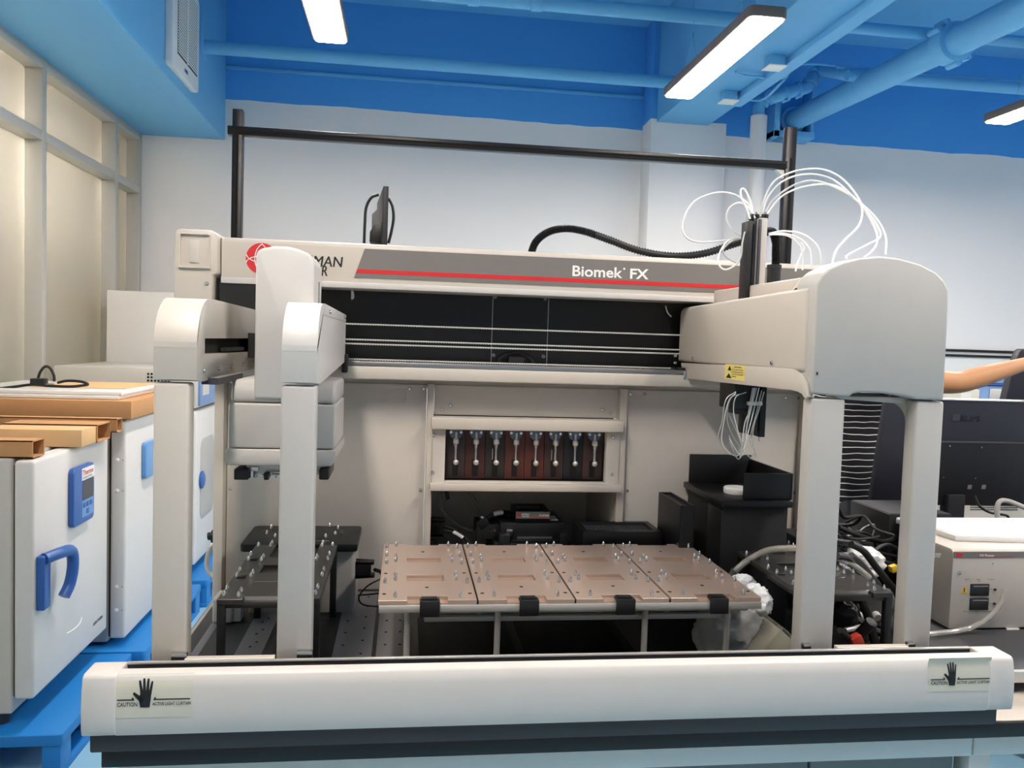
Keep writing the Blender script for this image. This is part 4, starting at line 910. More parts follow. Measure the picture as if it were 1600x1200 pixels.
# tilted clear case
c_ = Wy(1212, 990, 1.74); ux = Vector((.052, 0, .05)).normalized(); uz = Vector((-.05, 0, .052)).normalized()
c_ = Vector((c_.x, 1.76, .815))
t = thing('clear_case', (c_.x, 1.76, .76), 'tilted clear plastic case leaning by the right arm leg', 'case')
u = Vector((.707, 0, -.707)); v = Vector((.707, 0, .707))*-1
e1_ = Vector((.66, 0, .75)); e2_ = Vector((.75, 0, -.66))
build(MB().obox(c_, e1_*.05, Vector((0, .06, 0)), e2_*.045), 'case_body', 'clearplastic', t, .003)
build(MB().obox(c_+e2_*.05, e1_*.052, Vector((0, .062, 0)), e2_*.008), 'case_lid', 'casegrey', t, .002)
build(MB().obox(c_-e2_*.004, e1_*.042, Vector((0, .05, 0)), e2_*.036), 'case_contents', 'alpgrey', t, .003)
build(MB().cyl(c_+e2_*.05+e1_*.035+Vector((0, -.064, 0)), c_+e2_*.05+e1_*.035+Vector((0, -.058, 0)), .004, n=10), 'case_latch', 'black', t)
# ================================================================== LEFT: PALLETS AND INCUBATORS
def pallet(y0, y1, x1, label, x0=-1.9):
    t = thing('plastic_pallet', ((x0+x1)/2, (y0+y1)/2, 0), label, 'pallet', 'blue plastic pallets')
    build(MB().prism(rrect(x0, x1, y0, y1, .015), 'z', .112, .15), 'pallet_deck', 'palletblue', t, .004)
    wx, wy = .06, .09
    for x in (x0+.005, (x0+x1)/2-wx/2, x1-wx-.005):
        for y in (y0+.005, (y0+y1)/2-wy/2, y1-wy-.005): build(MB().box(x, x+wx, y, y+wy, .022, .114), 'pallet_foot', 'palletblue', t, .005)
    for x in (x0+.005, (x0+x1)/2-wx/2, x1-wx-.005): build(MB().box(x, x+wx, y0+.005, y1-.005, 0, .024), 'pallet_runner', 'palletblue', t, .003)
    return t
pallet(2.815, 3.53, -1.096, 'nearest blue plastic pallet, under the incubator with the blue handle')
pallet(3.545, 4.5, -1.05, 'middle blue plastic pallet, under the second incubator')
pallet(4.56, 5.5, -1.03, 'farthest blue plastic pallet, seen through the left arm legs')
def incubator(y0, y1, xf, z0, z1, label):
    t = thing('incubator', (-1.5, (y0+y1)/2, .15), label, 'incubator')
    build(MB().box(-1.9, xf-.075, y0+.015, y1-.015, max(z0-.055, .165), z1+.005), 'body', 'cabinetside', t, .008, 3)
    build(MB().box(xf-.077, xf-.06, y0+.03, y1-.03, z0, z1-.02), 'door_gasket', 'black', t)
    dr = build(MB().box(xf-.063, xf, y0, y1, z0, z1), 'door', 'cabinet', t, .012, 3)
    for x in (-1.85, xf-.13):
        for y in (y0+.07, y1-.07): build(MB().cyl((x, y, .15), (x, y, max(z0-.05, .17)), .025, n=12), 'foot', 'charcoal', t, .002)
    return t, dr
t, dr = incubator(2.855, 3.535, -1.2, .254, 1.057, 'nearest white incubator with blue control panel and blue handle')
X = -1.2
def PX(px, py): p = Wx(px, py, X); return p.y, p.z
def panelbox(par, ya, yb, za, zb, tilt=0):
    pts = rrect(ya, yb, za, zb, .02)
    pb = build(MB().prism(pts, 'x', X, X+.02), 'control_panel', 'thermoblue', par, .004, 3)
    return pb
cp = panelbox(dr, 3.13, 3.33, .768, .985)
f = lambda d: lambda u, v: (X+.0206+d, 3.215+u, .94+v)
build(MB().box(X+.02, X+.0206, 3.205, 3.325, .93, .975), 'brand_plate', 'white', cp)
tx = MB(); text(tx, 'Thermo', lambda u, v: (X+.0212, 3.21+u, .948+v), .105, .02, .02); build(tx, 'brand_lettering', 'red', cp, sm=False)
tx = MB(); text(tx, 'SCIENTIFIC', lambda u, v: (X+.0212, 3.212+u, .935+v), .095, .007, .01); build(tx, 'brand_small_print', 'ink', cp, sm=False)
build(MB().box(X+.02, X+.0208, 3.213, 3.315, .855, .928), 'display', 'display', cp)
build(MB().box(X+.02, X+.0206, 3.208, 3.32, .79, .852), 'key_field', 'panelblue', cp)
for y, z in ((3.23, .835), (3.262, .835), (3.294, .835), (3.262, .808)): build(MB().box(X+.0206, X+.0222, y-.011, y+.011, z-.009, z+.009), 'key', 'thermoblue', cp, .0005)
hb = build(MB().box(X, X+.028, 2.868, 2.92, .55, .735), 'handle_base', 'thermoblue', dr, .006, 3)
hpts = [(X+.02, 2.885, .722), (X+.05, 2.95, .728), (X+.056, 3.015, .715), (X+.056, 3.03, .66), (X+.05, 3.02, .6), (X+.04, 2.995, .56)]
build(MB().tube(hpts, .02, 12, 6), 'handle_grip', 'thermoblue', hb)
tx = MB(); text(tx, 'HERATHERM', lambda u, v: (X+.0006, 3.38+u, .318+v), .1, .013, .02); build(tx, 'model_lettering', 'ink', dr, sm=False)
ln = trace([(105, 990), (115, 984), (124, 976), (128, 968)], 1, 1); ln = [Wx(px, py, X) for px, py in ((104, 990), (114, 984), (124, 975), (128, 965))]
build(MB().tube(ln, .0022, 6, 5), 'door_groove', 'white', dr)
bh = MB().cyl((X-.035, 2.856, .64), (X-.035, 2.848, .64), .004, n=8).cyl((X-.035, 2.856, .66), (X-.035, 2.848, .66), .004, n=8)
X = -1.15
t2, dr2 = incubator(3.6, 4.36, X, .185, 1.118, 'middle white incubator, control panel half hidden by the left arm leg')
cp = panelbox(dr2, 3.8, 4.02, .835, .998)
build(MB().box(X+.02, X+.021, 3.9, 4.01, .88, .97), 'brand_plate', 'panel', cp)
tx = MB(); text(tx, 'Thermo', lambda u, v: (X+.0214, 3.91+u, .93+v), .095, .02, .02); build(tx, 'brand_lettering', 'red', cp, sm=False)
cp.data.materials[0] = MATS['panelblue']
hs_ = MB()
for z in (.95, .82, .41, .31):
    p = build(MB().lathe((X-.035, 3.6, z), [(.008, 0), (.008, -.003), (.004, -.005)], 10, (0, 1, 0)), 'hinge_plug', 'white', dr2)
    build(MB().lathe((X-.012, 3.6, z), [(.004, 0), (.004, -.002)], 8, (0, 1, 0)), 'hinge_dot', 'alpgrey', dr2)
X = -1.13
t3, dr3 = incubator(4.68, 5.42, X, .2, 1.06, 'farthest white incubator with blue header and glass door window')
hd3 = build(MB().box(-1.87, X-.002, 4.68, 5.42, 1.075, 1.292), 'header', 'cabinetside', t3, .006)
p0, p1 = Wx(305, 637, X), Wx(341, 595, X)
hf = build(MB().box(X-.002, X+.012, 4.72, 5.38, 1.085, 1.275), 'header_panel', 'headerblue', hd3, .004)
p0, p1 = Wx(317, 618, X+.013), Wx(327, 598, X+.013); build(MB().box(X+.012, X+.0135, p0.y, p1.y, p0.z, p1.z), 'header_display', 'panel', hf)
vm = MB()
for i in range(7):
    for j in range(4): x = -1.39+i*.018; z = 1.2+j*.018; vm.prism(rrect(x, x+.011, z, z+.011, .003, 2), 'y', 4.678, 4.6795)
build(vm, 'vent_holes', 'hole', hd3, kind='stuff')
wpts = rrect(4.78, 5.1, .43, .89, .06)
build(MB().prism(wpts, 'x', X, X+.003), 'door_window', 'alpgrey', dr3, .001)
build(MB().lathe((X, 4.8, .66), [(.05, 0), (.05, .012), (.03, .02)], 20, (1, 0, 0)), 'door_knob', 'thermoblue', dr3)
o = thing('white_cabinet', (-1.7, 5.75, 0), 'tall plain white cabinet in the far left corner', 'cabinet')
build(MB().box(-1.9, -1.25, 5.55, 6.1, .02, 1.745), 'carcass', 'cabinet', o, .006)
build(MB().box(-1.25, -1.235, 5.56, 6.09, .04, 1.73), 'cabinet_door', 'cabinet', o, .003)
# cardboard on the middle incubator
t = thing('cardboard_tray', (-1.45, 4.0, 1.123), 'flat brown cardboard tray lying on the middle incubator', 'box')
a = Wy(203, 652, 3.58); 
build(MB().box(-1.92, -1.125, 3.58, 4.33, 1.124, 1.2), 'tray_body', 'card', t, .003)
build(MB().box(-1.1255, -1.124, 3.93, 3.99, 1.13, 1.2), 'packing_tape', 'hose', t)
t = thing('foam_slab', (-1.5, 4.0, 1.2), 'white shrink-wrapped slabs lying on the brown cardboard tray', 'package')
build(MB().box(-1.86, -1.19, 3.62, 4.28, 1.201, 1.217), 'slab', 'foil', t, .004); build(MB().box(-1.85, -1.18, 3.63, 4.29, 1.218, 1.234), 'slab', 'foil', t, .004)
o = build(MB().box(-1.62, -1.22, 3.8, 4.25, 1.2345, 1.237), 'cardboard_sheet', 'cardlight'); tag(o, 'thin light brown cardboard sheet on the white slabs', 'cardboard')
t = thing('extension_cable', tuple(Wy(62, 597, 3.75)), 'black power cord with plug on the white slabs', 'cord')
pts = [Wy(px, py, 3.72) for px, py in ((0, 607), (25, 604), (50, 601), (80, 603), (110, 604), (132, 602), (137, 600), (125, 596), (105, 595), (90, 598))]
build(MB().tube(pts, .006, 8, 5), 'cord', 'rubber', t)
pts = [Wy(px, py, 3.72) for px, py in ((58, 598), (62, 583), (70, 573), (78, 575), (84, 586), (85, 596))]
build(MB().tube(pts, .006, 8, 5), 'cord_loop', 'rubber', t)
c_ = Wy(61, 597, 3.71); build(MB().box(c_.x-.03, c_.x+.03, 3.69, 3.73, c_.z-.014, c_.z+.016), 'plug', 'rubber', t, .005)
build(MB().box(c_.x+.03, c_.x+.06, 3.7, 3.715, c_.z-.01, c_.z-.004), 'plug_pin', 'steel', t)
# cardboard packing on the nearest incubator
t = thing('packing_corner', (-1.3, 3.0, 1.062), 'open-ended brown cardboard packing piece at the front of the nearest incubator', 'cardboard')
def channel(x0, x1, y0, y1, z0, z1, nm, par, mat='card', th=.004):
    return build(MB().box(x0, x1, y0, y1, z0, z0+th).box(x0, x1, y0, y1, z1-th, z1).box(x0, x1, y0, y0+th, z0, z1).box(x0, x1, y1-th, y1, z0, z1), nm, mat, par)
channel(-1.9, -1.215, 2.88, 2.97, 1.062, 1.12, 'card_channel', t)
t = thing('packing_corner', (-1.3, 3.35, 1.062), 'open-ended brown cardboard packing piece at the rear of the nearest incubator', 'cardboard')
channel(-1.5, -1.16, 3.3, 3.44, 1.062, 1.13, 'card_channel', t)
build(MB().box(-1.5, -1.165, 3.16, 3.3, 1.062, 1.125), 'card_block', 'cardlight', t, .002)
channel(-1.9, -1.135, 3.44, 3.5, 1.085, 1.14, 'card_channel', t)
o = build(crumple((-1.68, 3.2, 1.096), .17, .2, .034, 21, .2), 'wrapped_part', 'blackbag', angle=60); tag(o, 'dark shrink-wrapped part inside the cardboard packing', 'package')
o = build(MB().box(-1.6, -1.2, 2.35, 2.6, .0, .035).box(-1.6, -1.17, 2.55, 2.62, .035, .06), 'wooden_batten', 'wood', bevel=.003); tag(o, 'pale wooden batten on the floor at the lower left corner', 'wood')
# grey hose between pallets and machine
o = build(MB().tube([Wy(px, py, 2.6) for px, py in ((341, 845), (328, 858), (323, 878), (327, 895), (340, 905))], .007, 8, 6), 'grey_hose', 'alu'); tag(o, 'thin grey hose bending out from the left rear post', 'hose')
o = build(MB().cyl(Wy(325, 838, 2.6), Wy(345, 836, 2.6), .012, n=12).cyl(Wy(331, 838, 2.6), Wy(336, 838, 2.6), .02, n=12), 'hose_valve', 'rubber'); tag(o, 'black valve fitting on the left rear post', 'valve')
# ================================================================== BEHIND THE MACHINE
t = thing('portal_frame', (.39, 2.75, .749), 'tall black aluminium portal frame standing behind the machine', 'frame')
pl_ = Wy(373, 172, 2.82); pr2 = Wy(1234, 222, 2.82); w_ = .0165
fz = 2.26
YF = 2.82
def extr(x0, x1, y0, y1, z0, z1, nm):
    o = build(MB().box(x0, x1, y0, y1, z0, z1), nm, 'blacksatin', t, .002)
    return o
zb = (Wy(800, 227, YF).z+Wy(800, 238, YF).z)/2
extr(pl_.x-w_, pl_.x+w_, YF-w_, YF+w_, .749, pl_.z, 'post'); extr(pr2.x-.019, pr2.x+.019, YF-w_, YF+w_, .749, pr2.z+.05, 'post')
cb_ = build(MB().box(pl_.x-w_-.015, pr2.x-.012, YF-w_-.001, YF+w_, zb-.014, zb+.014), 'crossbar', 'blacksatin', t, .002)
build(MB().box(pl_.x+w_, pr2.x-.02, YF-w_-.0025, YF-w_, zb-.004, zb+.003), 'crossbar_groove', 'hole', cb_)
for p in (pl_, pr2): build(MB().box(p.x-.004, p.x+.004, YF-w_-.0012, YF-w_+.001, .75, p.z-.06), 'post_groove', 'hole', t)
build(MB().prism([(pr2.x-.05, zb-.016), (pr2.x-.02, zb-.016), (pr2.x-.02, zb-.045)], 'y', YF-.01, YF+.01), 'corner_bracket', 'alu', t)
# thin monitor behind the beam
t = thing('side_monitor', tuple(Wy(600, 380, 2.62)), 'black monitor seen edge-on standing behind the beam', 'monitor')
YM = 2.62
a, b = Wy(597, 380, YM), Wy(607, 291, YM)
zt_ = b.z
fl = Wy(589, 330, YM+.33).x
build(MB().prism([(a.x, YM), (b.x+.001, YM), (fl+.022, YM+.33), (fl, YM+.33)], 'z', 1.62, zt_), 'screen_slab', 'monitordark', t, .002)
cpt = [Wy(px, py, YM+.05) for px, py in ((577, 378), (578, 362), (584, 352), (596, 344), (598, 345), (598, 378))]
build(MB().prism([(p.x, p.z) for p in cpt], 'y', YM+.05, YM+.12), 'rear_housing', 'black', t, .003)
build(MB().prism([(a.x-.001, YM+.03), (fl-.001, YM+.31), (fl-.014, YM+.26), (a.x-.012, YM+.08)], 'z', 1.66, zt_-.05), 'rear_shell', 'charcoal', t, .003)
build(MB().cyl((a.x-.01, YM+.12, .749), (a.x-.01, YM+.12, 1.8), .014, n=12), 'stand_pole', 'black', t)
build(MB().lathe((a.x-.01, YM+.12, .7495), [(.09, 0), (.09, .012), (.03, .018)], 24), 'stand_foot', 'black', t)
for pts in ([(569, 380), (570, 350), (572, 325), (580, 309), (592, 304)], [(607, 310), (613, 322), (615, 340), (612, 360), (607, 380)]): build(MB().tube(trace(pts, YM+.03, YM+.03), .0045, 8, 6), 'monitor_cable', 'rubber', t)
# ================================================================== RIGHT: SHELF THINGS
zs_ = .8
fx, fy = zx(1482, 985, zs_)
t = thing('controller_box', (fx+.2, fy+.12, zs_), 'beige controller box with two switches and grey name strip on the raised shelf', 'controller')
XB0, XB1, YB0, YB1 = fx, fx+.42, fy, fy+.215
ztop = Wy(1490, 862, fy).z+.004
prf = [(YB0, zs_+.004)]+[(YB0, ztop-.012)]+arc(YB0+.014, ztop-.012, .014, 180, 90, 5)+[(YB1, ztop+.002), (YB1, zs_+.004)]
bd = build(MB().prism(prf, 'x', XB0, XB1), 'casing', 'beige', t, .003, angle=40)
for x in (XB0+.03, XB1-.03): build(MB().cyl((x, YB0+.04, zs_), (x, YB0+.04, zs_+.006), .012, n=12), 'foot', 'rubber', t)
F = lambda px, py: Wy(px, py, YB0)
a, b = F(1490, 872), F(1600, 862)
st = build(MB().box(a.x, XB1, YB0-.0012, YB0+.001, F(1490, 871.5).z, F(1490, 862).z), 'name_strip', 'stickergrey', bd)
zl0 = F(1490, 871.5).z
build(MB().box(F(1494, 866).x, F(1503, 866).x, YB0-.0018, YB0-.001, zl0+.002, zl0+.0125).box(F(1525, 871).x, F(1583, 871).x, YB0-.0018, YB0-.001, zl0+.0015, zl0+.0025), 'strip_red', 'red', st)
tx = MB(); text(tx, 'BECKMAN', lambda u, v: (F(1505, 0).x+u, YB0-.0018, zl0+.0075+v), .028, .0045, .02); text(tx, 'COULTER', lambda u, v: (F(1505, 0).x+u, YB0-.0018, zl0+.002+v), .026, .0045, .02)
text(tx, 'FX Power', lambda u, v: (F(1585, 0).x+u, YB0-.0018, zl0+.003+v), .04, .006, .02); build(tx, 'strip_lettering', 'white', st, sm=False)
for px0, px1, py0, py1 in ((1515, 1545, 931, 912), (1514, 1544, 953, 934)):
    a, b = F(px0, py0), F(px1, py1); sw = build(MB().box(a.x, b.x, YB0-.004, YB0+.004, a.z, b.z), 'rocker_switch', 'display', bd, .0015)
    build(MB().box(a.x+.006, b.x-.004, YB0-.0046, YB0-.004, b.z-.006, b.z-.0045), 'switch_line', 'alpgrey', sw)
tri = [F(1501, 927), F(1512, 927), F(1507, 915)]; wt = build(MB().prism([(p.x, p.z) for p in tri], 'y', YB0-.0012, YB0+.001), 'warning_triangle', 'warnyellow', bd)
e = F(1506, 922); build(MB().box(e.x-.0008, e.x+.0015, YB0-.002, YB0-.0012, e.z-.004, e.z+.006), 'warning_mark', 'ink', wt)
tx = MB()
for px, py, s, wd in ((1508, 906, 'MANUAL', 9), (1525, 906, 'NORMAL', 9), (1543, 906, 'AUTOMATIC', 13), (1515, 909, 'ON', 3), (1528, 909, 'OFF', 4), (1546, 921, 'FUSE', 5), (1545, 943, 'FUSE', 5), (1505, 956, 'MANUAL', 9), (1522, 956, 'NORMAL', 9), (1540, 956, 'AUTOMATIC', 13), (1512, 959, 'ON', 3), (1525, 959, 'OFF', 4)):
    p = F(px, py); text(tx, s, lambda u, v: (p.x+u, YB0-.0006, p.z+v), wd*.00128*1.1, .0022, .01)
build(tx, 'panel_print', 'ink', bd, sm=False)
for px, py in ((1554, 921), (1553, 943)): p = F(px, py); build(MB().box(p.x-.003, p.x+.003, YB0-.003, YB0, p.z-.0025, p.z+.0025), 'fuse_cap', 'black', bd)
for px, py, r in ((1499, 895, .0045), (1551, 880, .002)): p = F(px, py); build(MB().lathe(p, [(r, 0), (r, -.002), (r*.5, -.003)], 12, (0, 1, 0)), 'panel_screw', 'steel', bd)
p = F(1580, 984); build(MB().box(p.x-.015, p.x+.02, YB0-.004, YB0, zs_, zs_+.004), 'base_clip', 'white', bd)
# stack of paper on the box
zp = ztop+.003
t = thing('paper_stack', (XB0+.2, YB0+.1, zp), 'thick stack of white paper lying on the beige controller box', 'paper')
pa = [zx(1493, 838, zp+.012), zx(1640, 842, zp+.012), zx(1640, 812, zp+.012), zx(1400, 811, zp+.012), zx(1465, 829, zp+.012)]
build(MB().prism(pa, 'z', zp, zp+.014), 'paper_block', 'paper', t, .0008)
build(MB().prism([(x+.004, y+.004) for x, y in pa], 'z', zp+.0142, zp+.016), 'top_sheet', 'paper', t)
# clear tube end on the shelf
o = build(MB().tube([Wz(1440, 992, .81), Wz(1500, 985, .81), Wy(1530, 975, 1.86), Wy(1552, 958, 1.86), Wy(1565, 940, 1.86), Wy(1570, 922, 1.86)], .0065, 10, 6), 'shelf_tube', 'hose'); tag(o, 'translucent white tube curling up in front of the controller box', 'tube')
# black case at the shelf corner
YK = 2.26
a, b = Wy(1372, 860, YK), Wy(1420, 806, YK)
o = thing('black_case', (a.x+.08, YK+.08, zs_), 'plain black equipment case standing left of the controller box', 'case')
build(MB().box(Wy(1371, 800, YK).x, Wy(1371, 800, YK).x+.2, 2.2, 2.41, zs_, Wy(1378, 797, YK).z), 'case_body', 'black', o, .003)
build(MB().box(Wy(1371, 800, YK).x+.004, Wy(1371, 800, YK).x+.196, 2.204, 2.406, Wy(1378, 797, YK).z, Wy(1378, 797, YK).z+.002), 'case_lid', 'charcoal', o, .001)
# main monitor, back view
YQ = 2.5; th = math.radians(9)
c_ = Wy(1500, 705, YQ)
zt0, zb0 = Wy(1480, 623, YQ).z, Wy(1480, 789, YQ).z
xl = (Wy(1383, 618, YQ).x+Wy(1357, 785, YQ).x)/2
t = thing('desk_monitor', (xl+.3, YQ, zs_), 'black desk monitor seen from behind, tape over its maker name', 'monitor')
up_ = Vector((0, -math.sin(th), math.cos(th))); nr = Vector((0, math.cos(th), math.sin(th)))
cc = Vector((xl+.3, YQ, (zt0+zb0)/2)); hh = (zt0-zb0)/2/math.cos(th)
pnl = build(MB().obox(cc, Vector((.3, 0, 0)), nr*.012, up_*hh), 'back_shell', 'monitor', t, .004)
build(MB().obox(cc-nr*.003+up_*(hh+.001), Vector((.3, 0, 0)), nr*.011, up_*.002), 'top_edge', 'alu', t, .001)
G = lambda px, py, d=.0125: None
def onback(px, py, d=.0125):
    r_ = ray(px, py); p0 = cc-nr*d; k_ = (p0-CAM).dot(nr)/r_.dot(nr); return CAM+r_*k_
p0, p1 = onback(1440, 688), onback(1594, 690)
low0, low1 = onback(1380, 688), onback(1380, 787)
hl_ = (low0-low1).length/2; lc_ = Vector((xl+.29, 0, 0)); mid = (low0+low1)/2
build(MB().obox(Vector((xl+.34, mid.y, mid.z))-nr*.004, Vector((.2, 0, 0)), nr*.006, up_*hl_), 'lower_bulge', 'monitordark', pnl, .003)
build(MB().obox(Vector((xl+.34, low0.y, low0.z))-nr*.005, Vector((.202, 0, 0)), nr*.006, up_*.002), 'vent_slot', 'charcoal', pnl, .001)
for px, py in ((1484, 697), (1534, 699), (1474, 746), (1524, 747)):
    p = onback(px, py, .024); build(MB().lathe(p, [(.0028, .002), (.0028, -.001)], 8, nr), 'vesa_screw', 'steel', pnl)
ta = onback(1487, 658, .0128); tb = onback(1533, 647, .0128)
tx = MB(); text(tx, 'PHILIPS', lambda u, v: Vector((ta.x, ta.y, ta.z))+Vector((u, 0, 0))+up_*v, tb.x-ta.x, .02, .02); build(tx, 'maker_lettering', 'black', pnl, sm=False)
tp0, tp1 = onback(1487, 658, .0132), onback(1501, 647, .0132); build(MB().obox((tp0+tp1)/2, Vector(((tp1.x-tp0.x)/2, 0, 0)), nr*.0003, up_*.0115), 'clear_tape', 'charcoal', pnl)
p = onback(1500, 786, .03); q_ = onback(1478, 786, .03)
build(MB().box(q_.x, onback(1505, 786, .03).x, YQ-.045+.03, YQ+.03, zs_+.012, p.z+.03), 'stand_neck', 'monitordark', t, .005)
build(MB().prism(rrect(p.x-.13, p.x+.11, YQ-.14, YQ+.08, .03), 'z', zs_, zs_+.012), 'stand_base', 'monitordark', t, .002)
for px, py in ((1515, 761), (1537, 761)): r_ = onback(px, py, .0245); build(MB().obox(r_, Vector((.007, 0, 0)), nr*.001, up_*.007), 'port_label', 'stickergrey', pnl)
# the base stands on the shelf: extend the shelf there
build(MB().box(1.8, 2.85, 2.42, 2.6, .776, .8), 'shelf_extension', 'desktop', desk, .002)
o = build(MB().tube([Wy(1523, 775, 2.47), Wy(1530, 790, 2.46), Wy(1545, 800, 2.45), Wy(1560, 803, 2.45), Wy(1574, 806, 2.45), Wy(1577, 815, 2.45)], .0045, 8, 5), 'monitor_lead', 'rubber'); tag(o, 'black lead hanging under the desk monitor', 'cable')
o = build(MB().tube([Wy(1559, 815, 2.4), Wy(1558, 795, 2.4), Wy(1562, 784, 2.4), Wy(1575, 783, 2.4), Wy(1605, 795, 2.4)], .008, 10, 6), 'grey_lead', 'alpgrey'); tag(o, 'thick grey lead bent over right of the monitor stand', 'cable')
# perforated pale unit behind the monitor
t = thing('perforated_unit', (2.4, 3.2, 0), 'pale cabinet with perforated grille behind the desk monitor', 'cabinet')
YV = 3.2
a, b = Wy(1420, 830, YV), Wy(1640, 770, YV)
build(MB().box(a.x, b.x+.1, YV, YV+.4, 0, b.z+.02), 'cabinet_body', 'beige', t, .005)
vm = MB()
v0, v1 = Wy(1516, 797, YV), Wy(1592, 775, YV)
for i in range(30):
    for j in range(7): x = v0.x+(v1.x-v0.x)*i/30; z = v0.z+(v1.z-v0.z)*j/7; vm.box(x, x+.0035, YV-.002, YV+.001, z, z+.005)
build(vm, 'grille_holes', 'hole', t, kind='stuff')
# second monitor at the right edge
t = thing('tall_screen', (2.75, 2.9, 0), 'dark screen at the right edge, gripped by the reaching hand', 'monitor')
cpt = [Wy(px, py, 2.85) for px, py in ((1571, 625), (1584, 572), (1593, 550), (1598, 545), (1680, 545), (1680, 640), (1568, 640))]
build(MB().prism([(p.x, p.z) for p in cpt], 'y', 2.85, 2.885), 'screen_shell', 'monitor', t, .004)
xx = Wy(1640, 640, 2.85).x
build(MB().box(xx-.03, xx+.03, 2.86, 2.88, .2, cpt[-1].z+.02), 'stand_neck', 'monitordark', t, .004); build(MB().box(xx-.15, xx+.15, 2.75, 3.0, 0, .2), 'stand_base', 'monitordark', t, .006)
# blue white analyser and cream box further back
YA = 4.4
t = thing('analyser', (3.3, YA+.3, 0), 'white and blue bench analyser against the far wall', 'analyser')
a, b = Wy(1532, 640, YA), Wy(1590, 600, YA)
build(MB().box(a.x, b.x+.4, YA, YA+.5, 0, Wy(1540, 602, YA).z), 'analyser_body', 'headerblue', t, .01)
z1_, z0_ = Wy(1560, 601, YA-.01).z, Wy(1560, 603, YA-.01).z
build(MB().box(a.x+.05, b.x+.3, YA-.012, YA, Wy(1560, 605, YA).z-.12, Wy(1560, 605, YA).z-.01), 'front_panel', 'alu', t, .01)
build(MB().box(a.x, b.x+.4, YA-.008, YA+.5, Wy(1560, 602, YA).z, Wy(1560, 600, YA).z), 'dark_seam', 'thermoblue', t)
build(MB().box(a.x, b.x+.4, YA, YA+.5, Wy(1560, 600, YA).z, Wy(1560, 585, YA).z), 'upper_hood', 'headerblue', t, .01)
t = thing('cream_carton', (2.9, 3.9, 0), 'cream carton with a white label left of the analyser', 'box')
YC = 3.8; a, b = Wy(1470, 640, YC), Wy(1531, 609, YC)
build(MB().box(a.x-.15, b.x, YC, YC+.4, 0, b.z), 'carton', 'cream', t, .004)
p0, p1 = Wy(1500, 622, YC), Wy(1518, 614, YC); build(MB().box(p0.x, p1.x, YC-.002, YC, p0.z, p1.z), 'white_label', 'white', t)
# ------------------------------------------------------------------ cable tangle at the right of the deck
rnd = random.Random(11)
labs = ['black cable at the top of the tangle beside the right arm', 'black cable running from the tangle to the controller box', 'thin grey looping wire in the tangle', 'black cable hanging below the right stand', 'thick black cable curving down right of the right stand', 'black power cable with a red plug under the right stand', 'shiny grey cable bundle along the right stand', 'black cable crossing the tangle diagonally', 'black cable loop behind the right stand', 'black cable lying on the right stand', 'grey cable under the right stand', 'black cable near the right leg']
paths = [
 ([(1308, 790), (1318, 808), (1340, 806), (1342, 812), (1330, 820), (1308, 820)], 2.3, .006, 'rubber'),
 ([(1300, 832), (1330, 845), (1360, 856), (1376, 860), (1390, 854), (1402, 855)], 2.2, .006, 'rubber'),
 ([(1310, 838), (1335, 835), (1352, 823), (1366, 820), (1362, 838), (1348, 845), (1338, 836), (1340, 828)], 2.2, .002, 'alpgrey'),
 ([(1345, 935), (1352, 950), (1360, 975), (1366, 1000), (1372, 1020)], 1.8, .011, 'rubber'),
 ([(1330, 850), (1350, 862), (1368, 885), (1390, 912), (1410, 935)], 1.95, .009, 'rubber'),
 ([(1362, 972), (1350, 985), (1340, 995), (1333, 1003)], 1.75, .014, 'black'),
 ([(1330, 868), (1345, 880), (1360, 900), (1372, 915)], 1.98, .01, 'steeldull'),
 ([(1305, 845), (1340, 852), (1358, 870), (1380, 898), (1420, 950)], 2.05, .008, 'rubber'),
 ([(1355, 872), (1375, 855), (1390, 852), (1405, 862), (1400, 880), (1380, 878)], 2.1, .006, 'rubber'),
 ([(1308, 868), (1325, 872), (1334, 885), (1340, 900)], 1.93, .009, 'charcoal'),
 ([(1330, 950), (1345, 962), (1360, 968)], 1.9, .008, 'white'),
 ([(1312, 985), (1330, 1000), (1345, 1015)], 1.72, .007, 'rubber'),
 ([(1385, 925), (1396, 945), (1405, 960), (1415, 985)], 1.9, .012, 'steeldull'),
 ([(1308, 945), (1320, 955), (1335, 948), (1350, 947)], 1.85, .006, 'rubber'),
 ([(1320, 985), (1345, 980), (1365, 978)], 1.8, .007, 'alu'),
 ([(1385, 975), (1388, 990), (1390, 1010)], 1.82, .014, 'rubber')]
labs += ['stiff grey cable bundle right of the stand leg', 'black cable crossing below the stand top', 'pale cable lying on the deck below the stand', 'thick black cable dropping to the deck by the right leg']
for i, (pts, Y, r, m) in enumerate(paths):
    o = build(MB().tube(trace(pts, Y, Y+.05), r, 10, 6), 'cable', m); tag(o, labs[i], 'cable', 'tangle of cables right of the deck')
rc = random.Random(5)
for i in range(16):
    x0, y0 = 1300+rc.random()*25, 815+rc.random()*60; x1, y1 = 1350+rc.random()*60, y0+rc.random()*70-5
    pts = [(x0, y0), (x0+(x1-x0)*.35+rc.uniform(-8, 8), y0+(y1-y0)*.3+rc.uniform(-16, 8)), (x0+(x1-x0)*.7+rc.uniform(-8, 8), y0+(y1-y0)*.7+rc.uniform(-8, 12)), (x1, y1)]
    o = build(MB().tube(trace(pts, rc.uniform(2.08, 2.28), rc.uniform(2.1, 2.3)), rc.choice((.004, .005, .007)), 8, 6), 'cable', rc.choice(('rubber', 'rubber', 'black', 'charcoal')))
    tag(o, 'dark cable among the tangled cables between the right arm legs', 'cable', 'tangle of cables right of the deck')
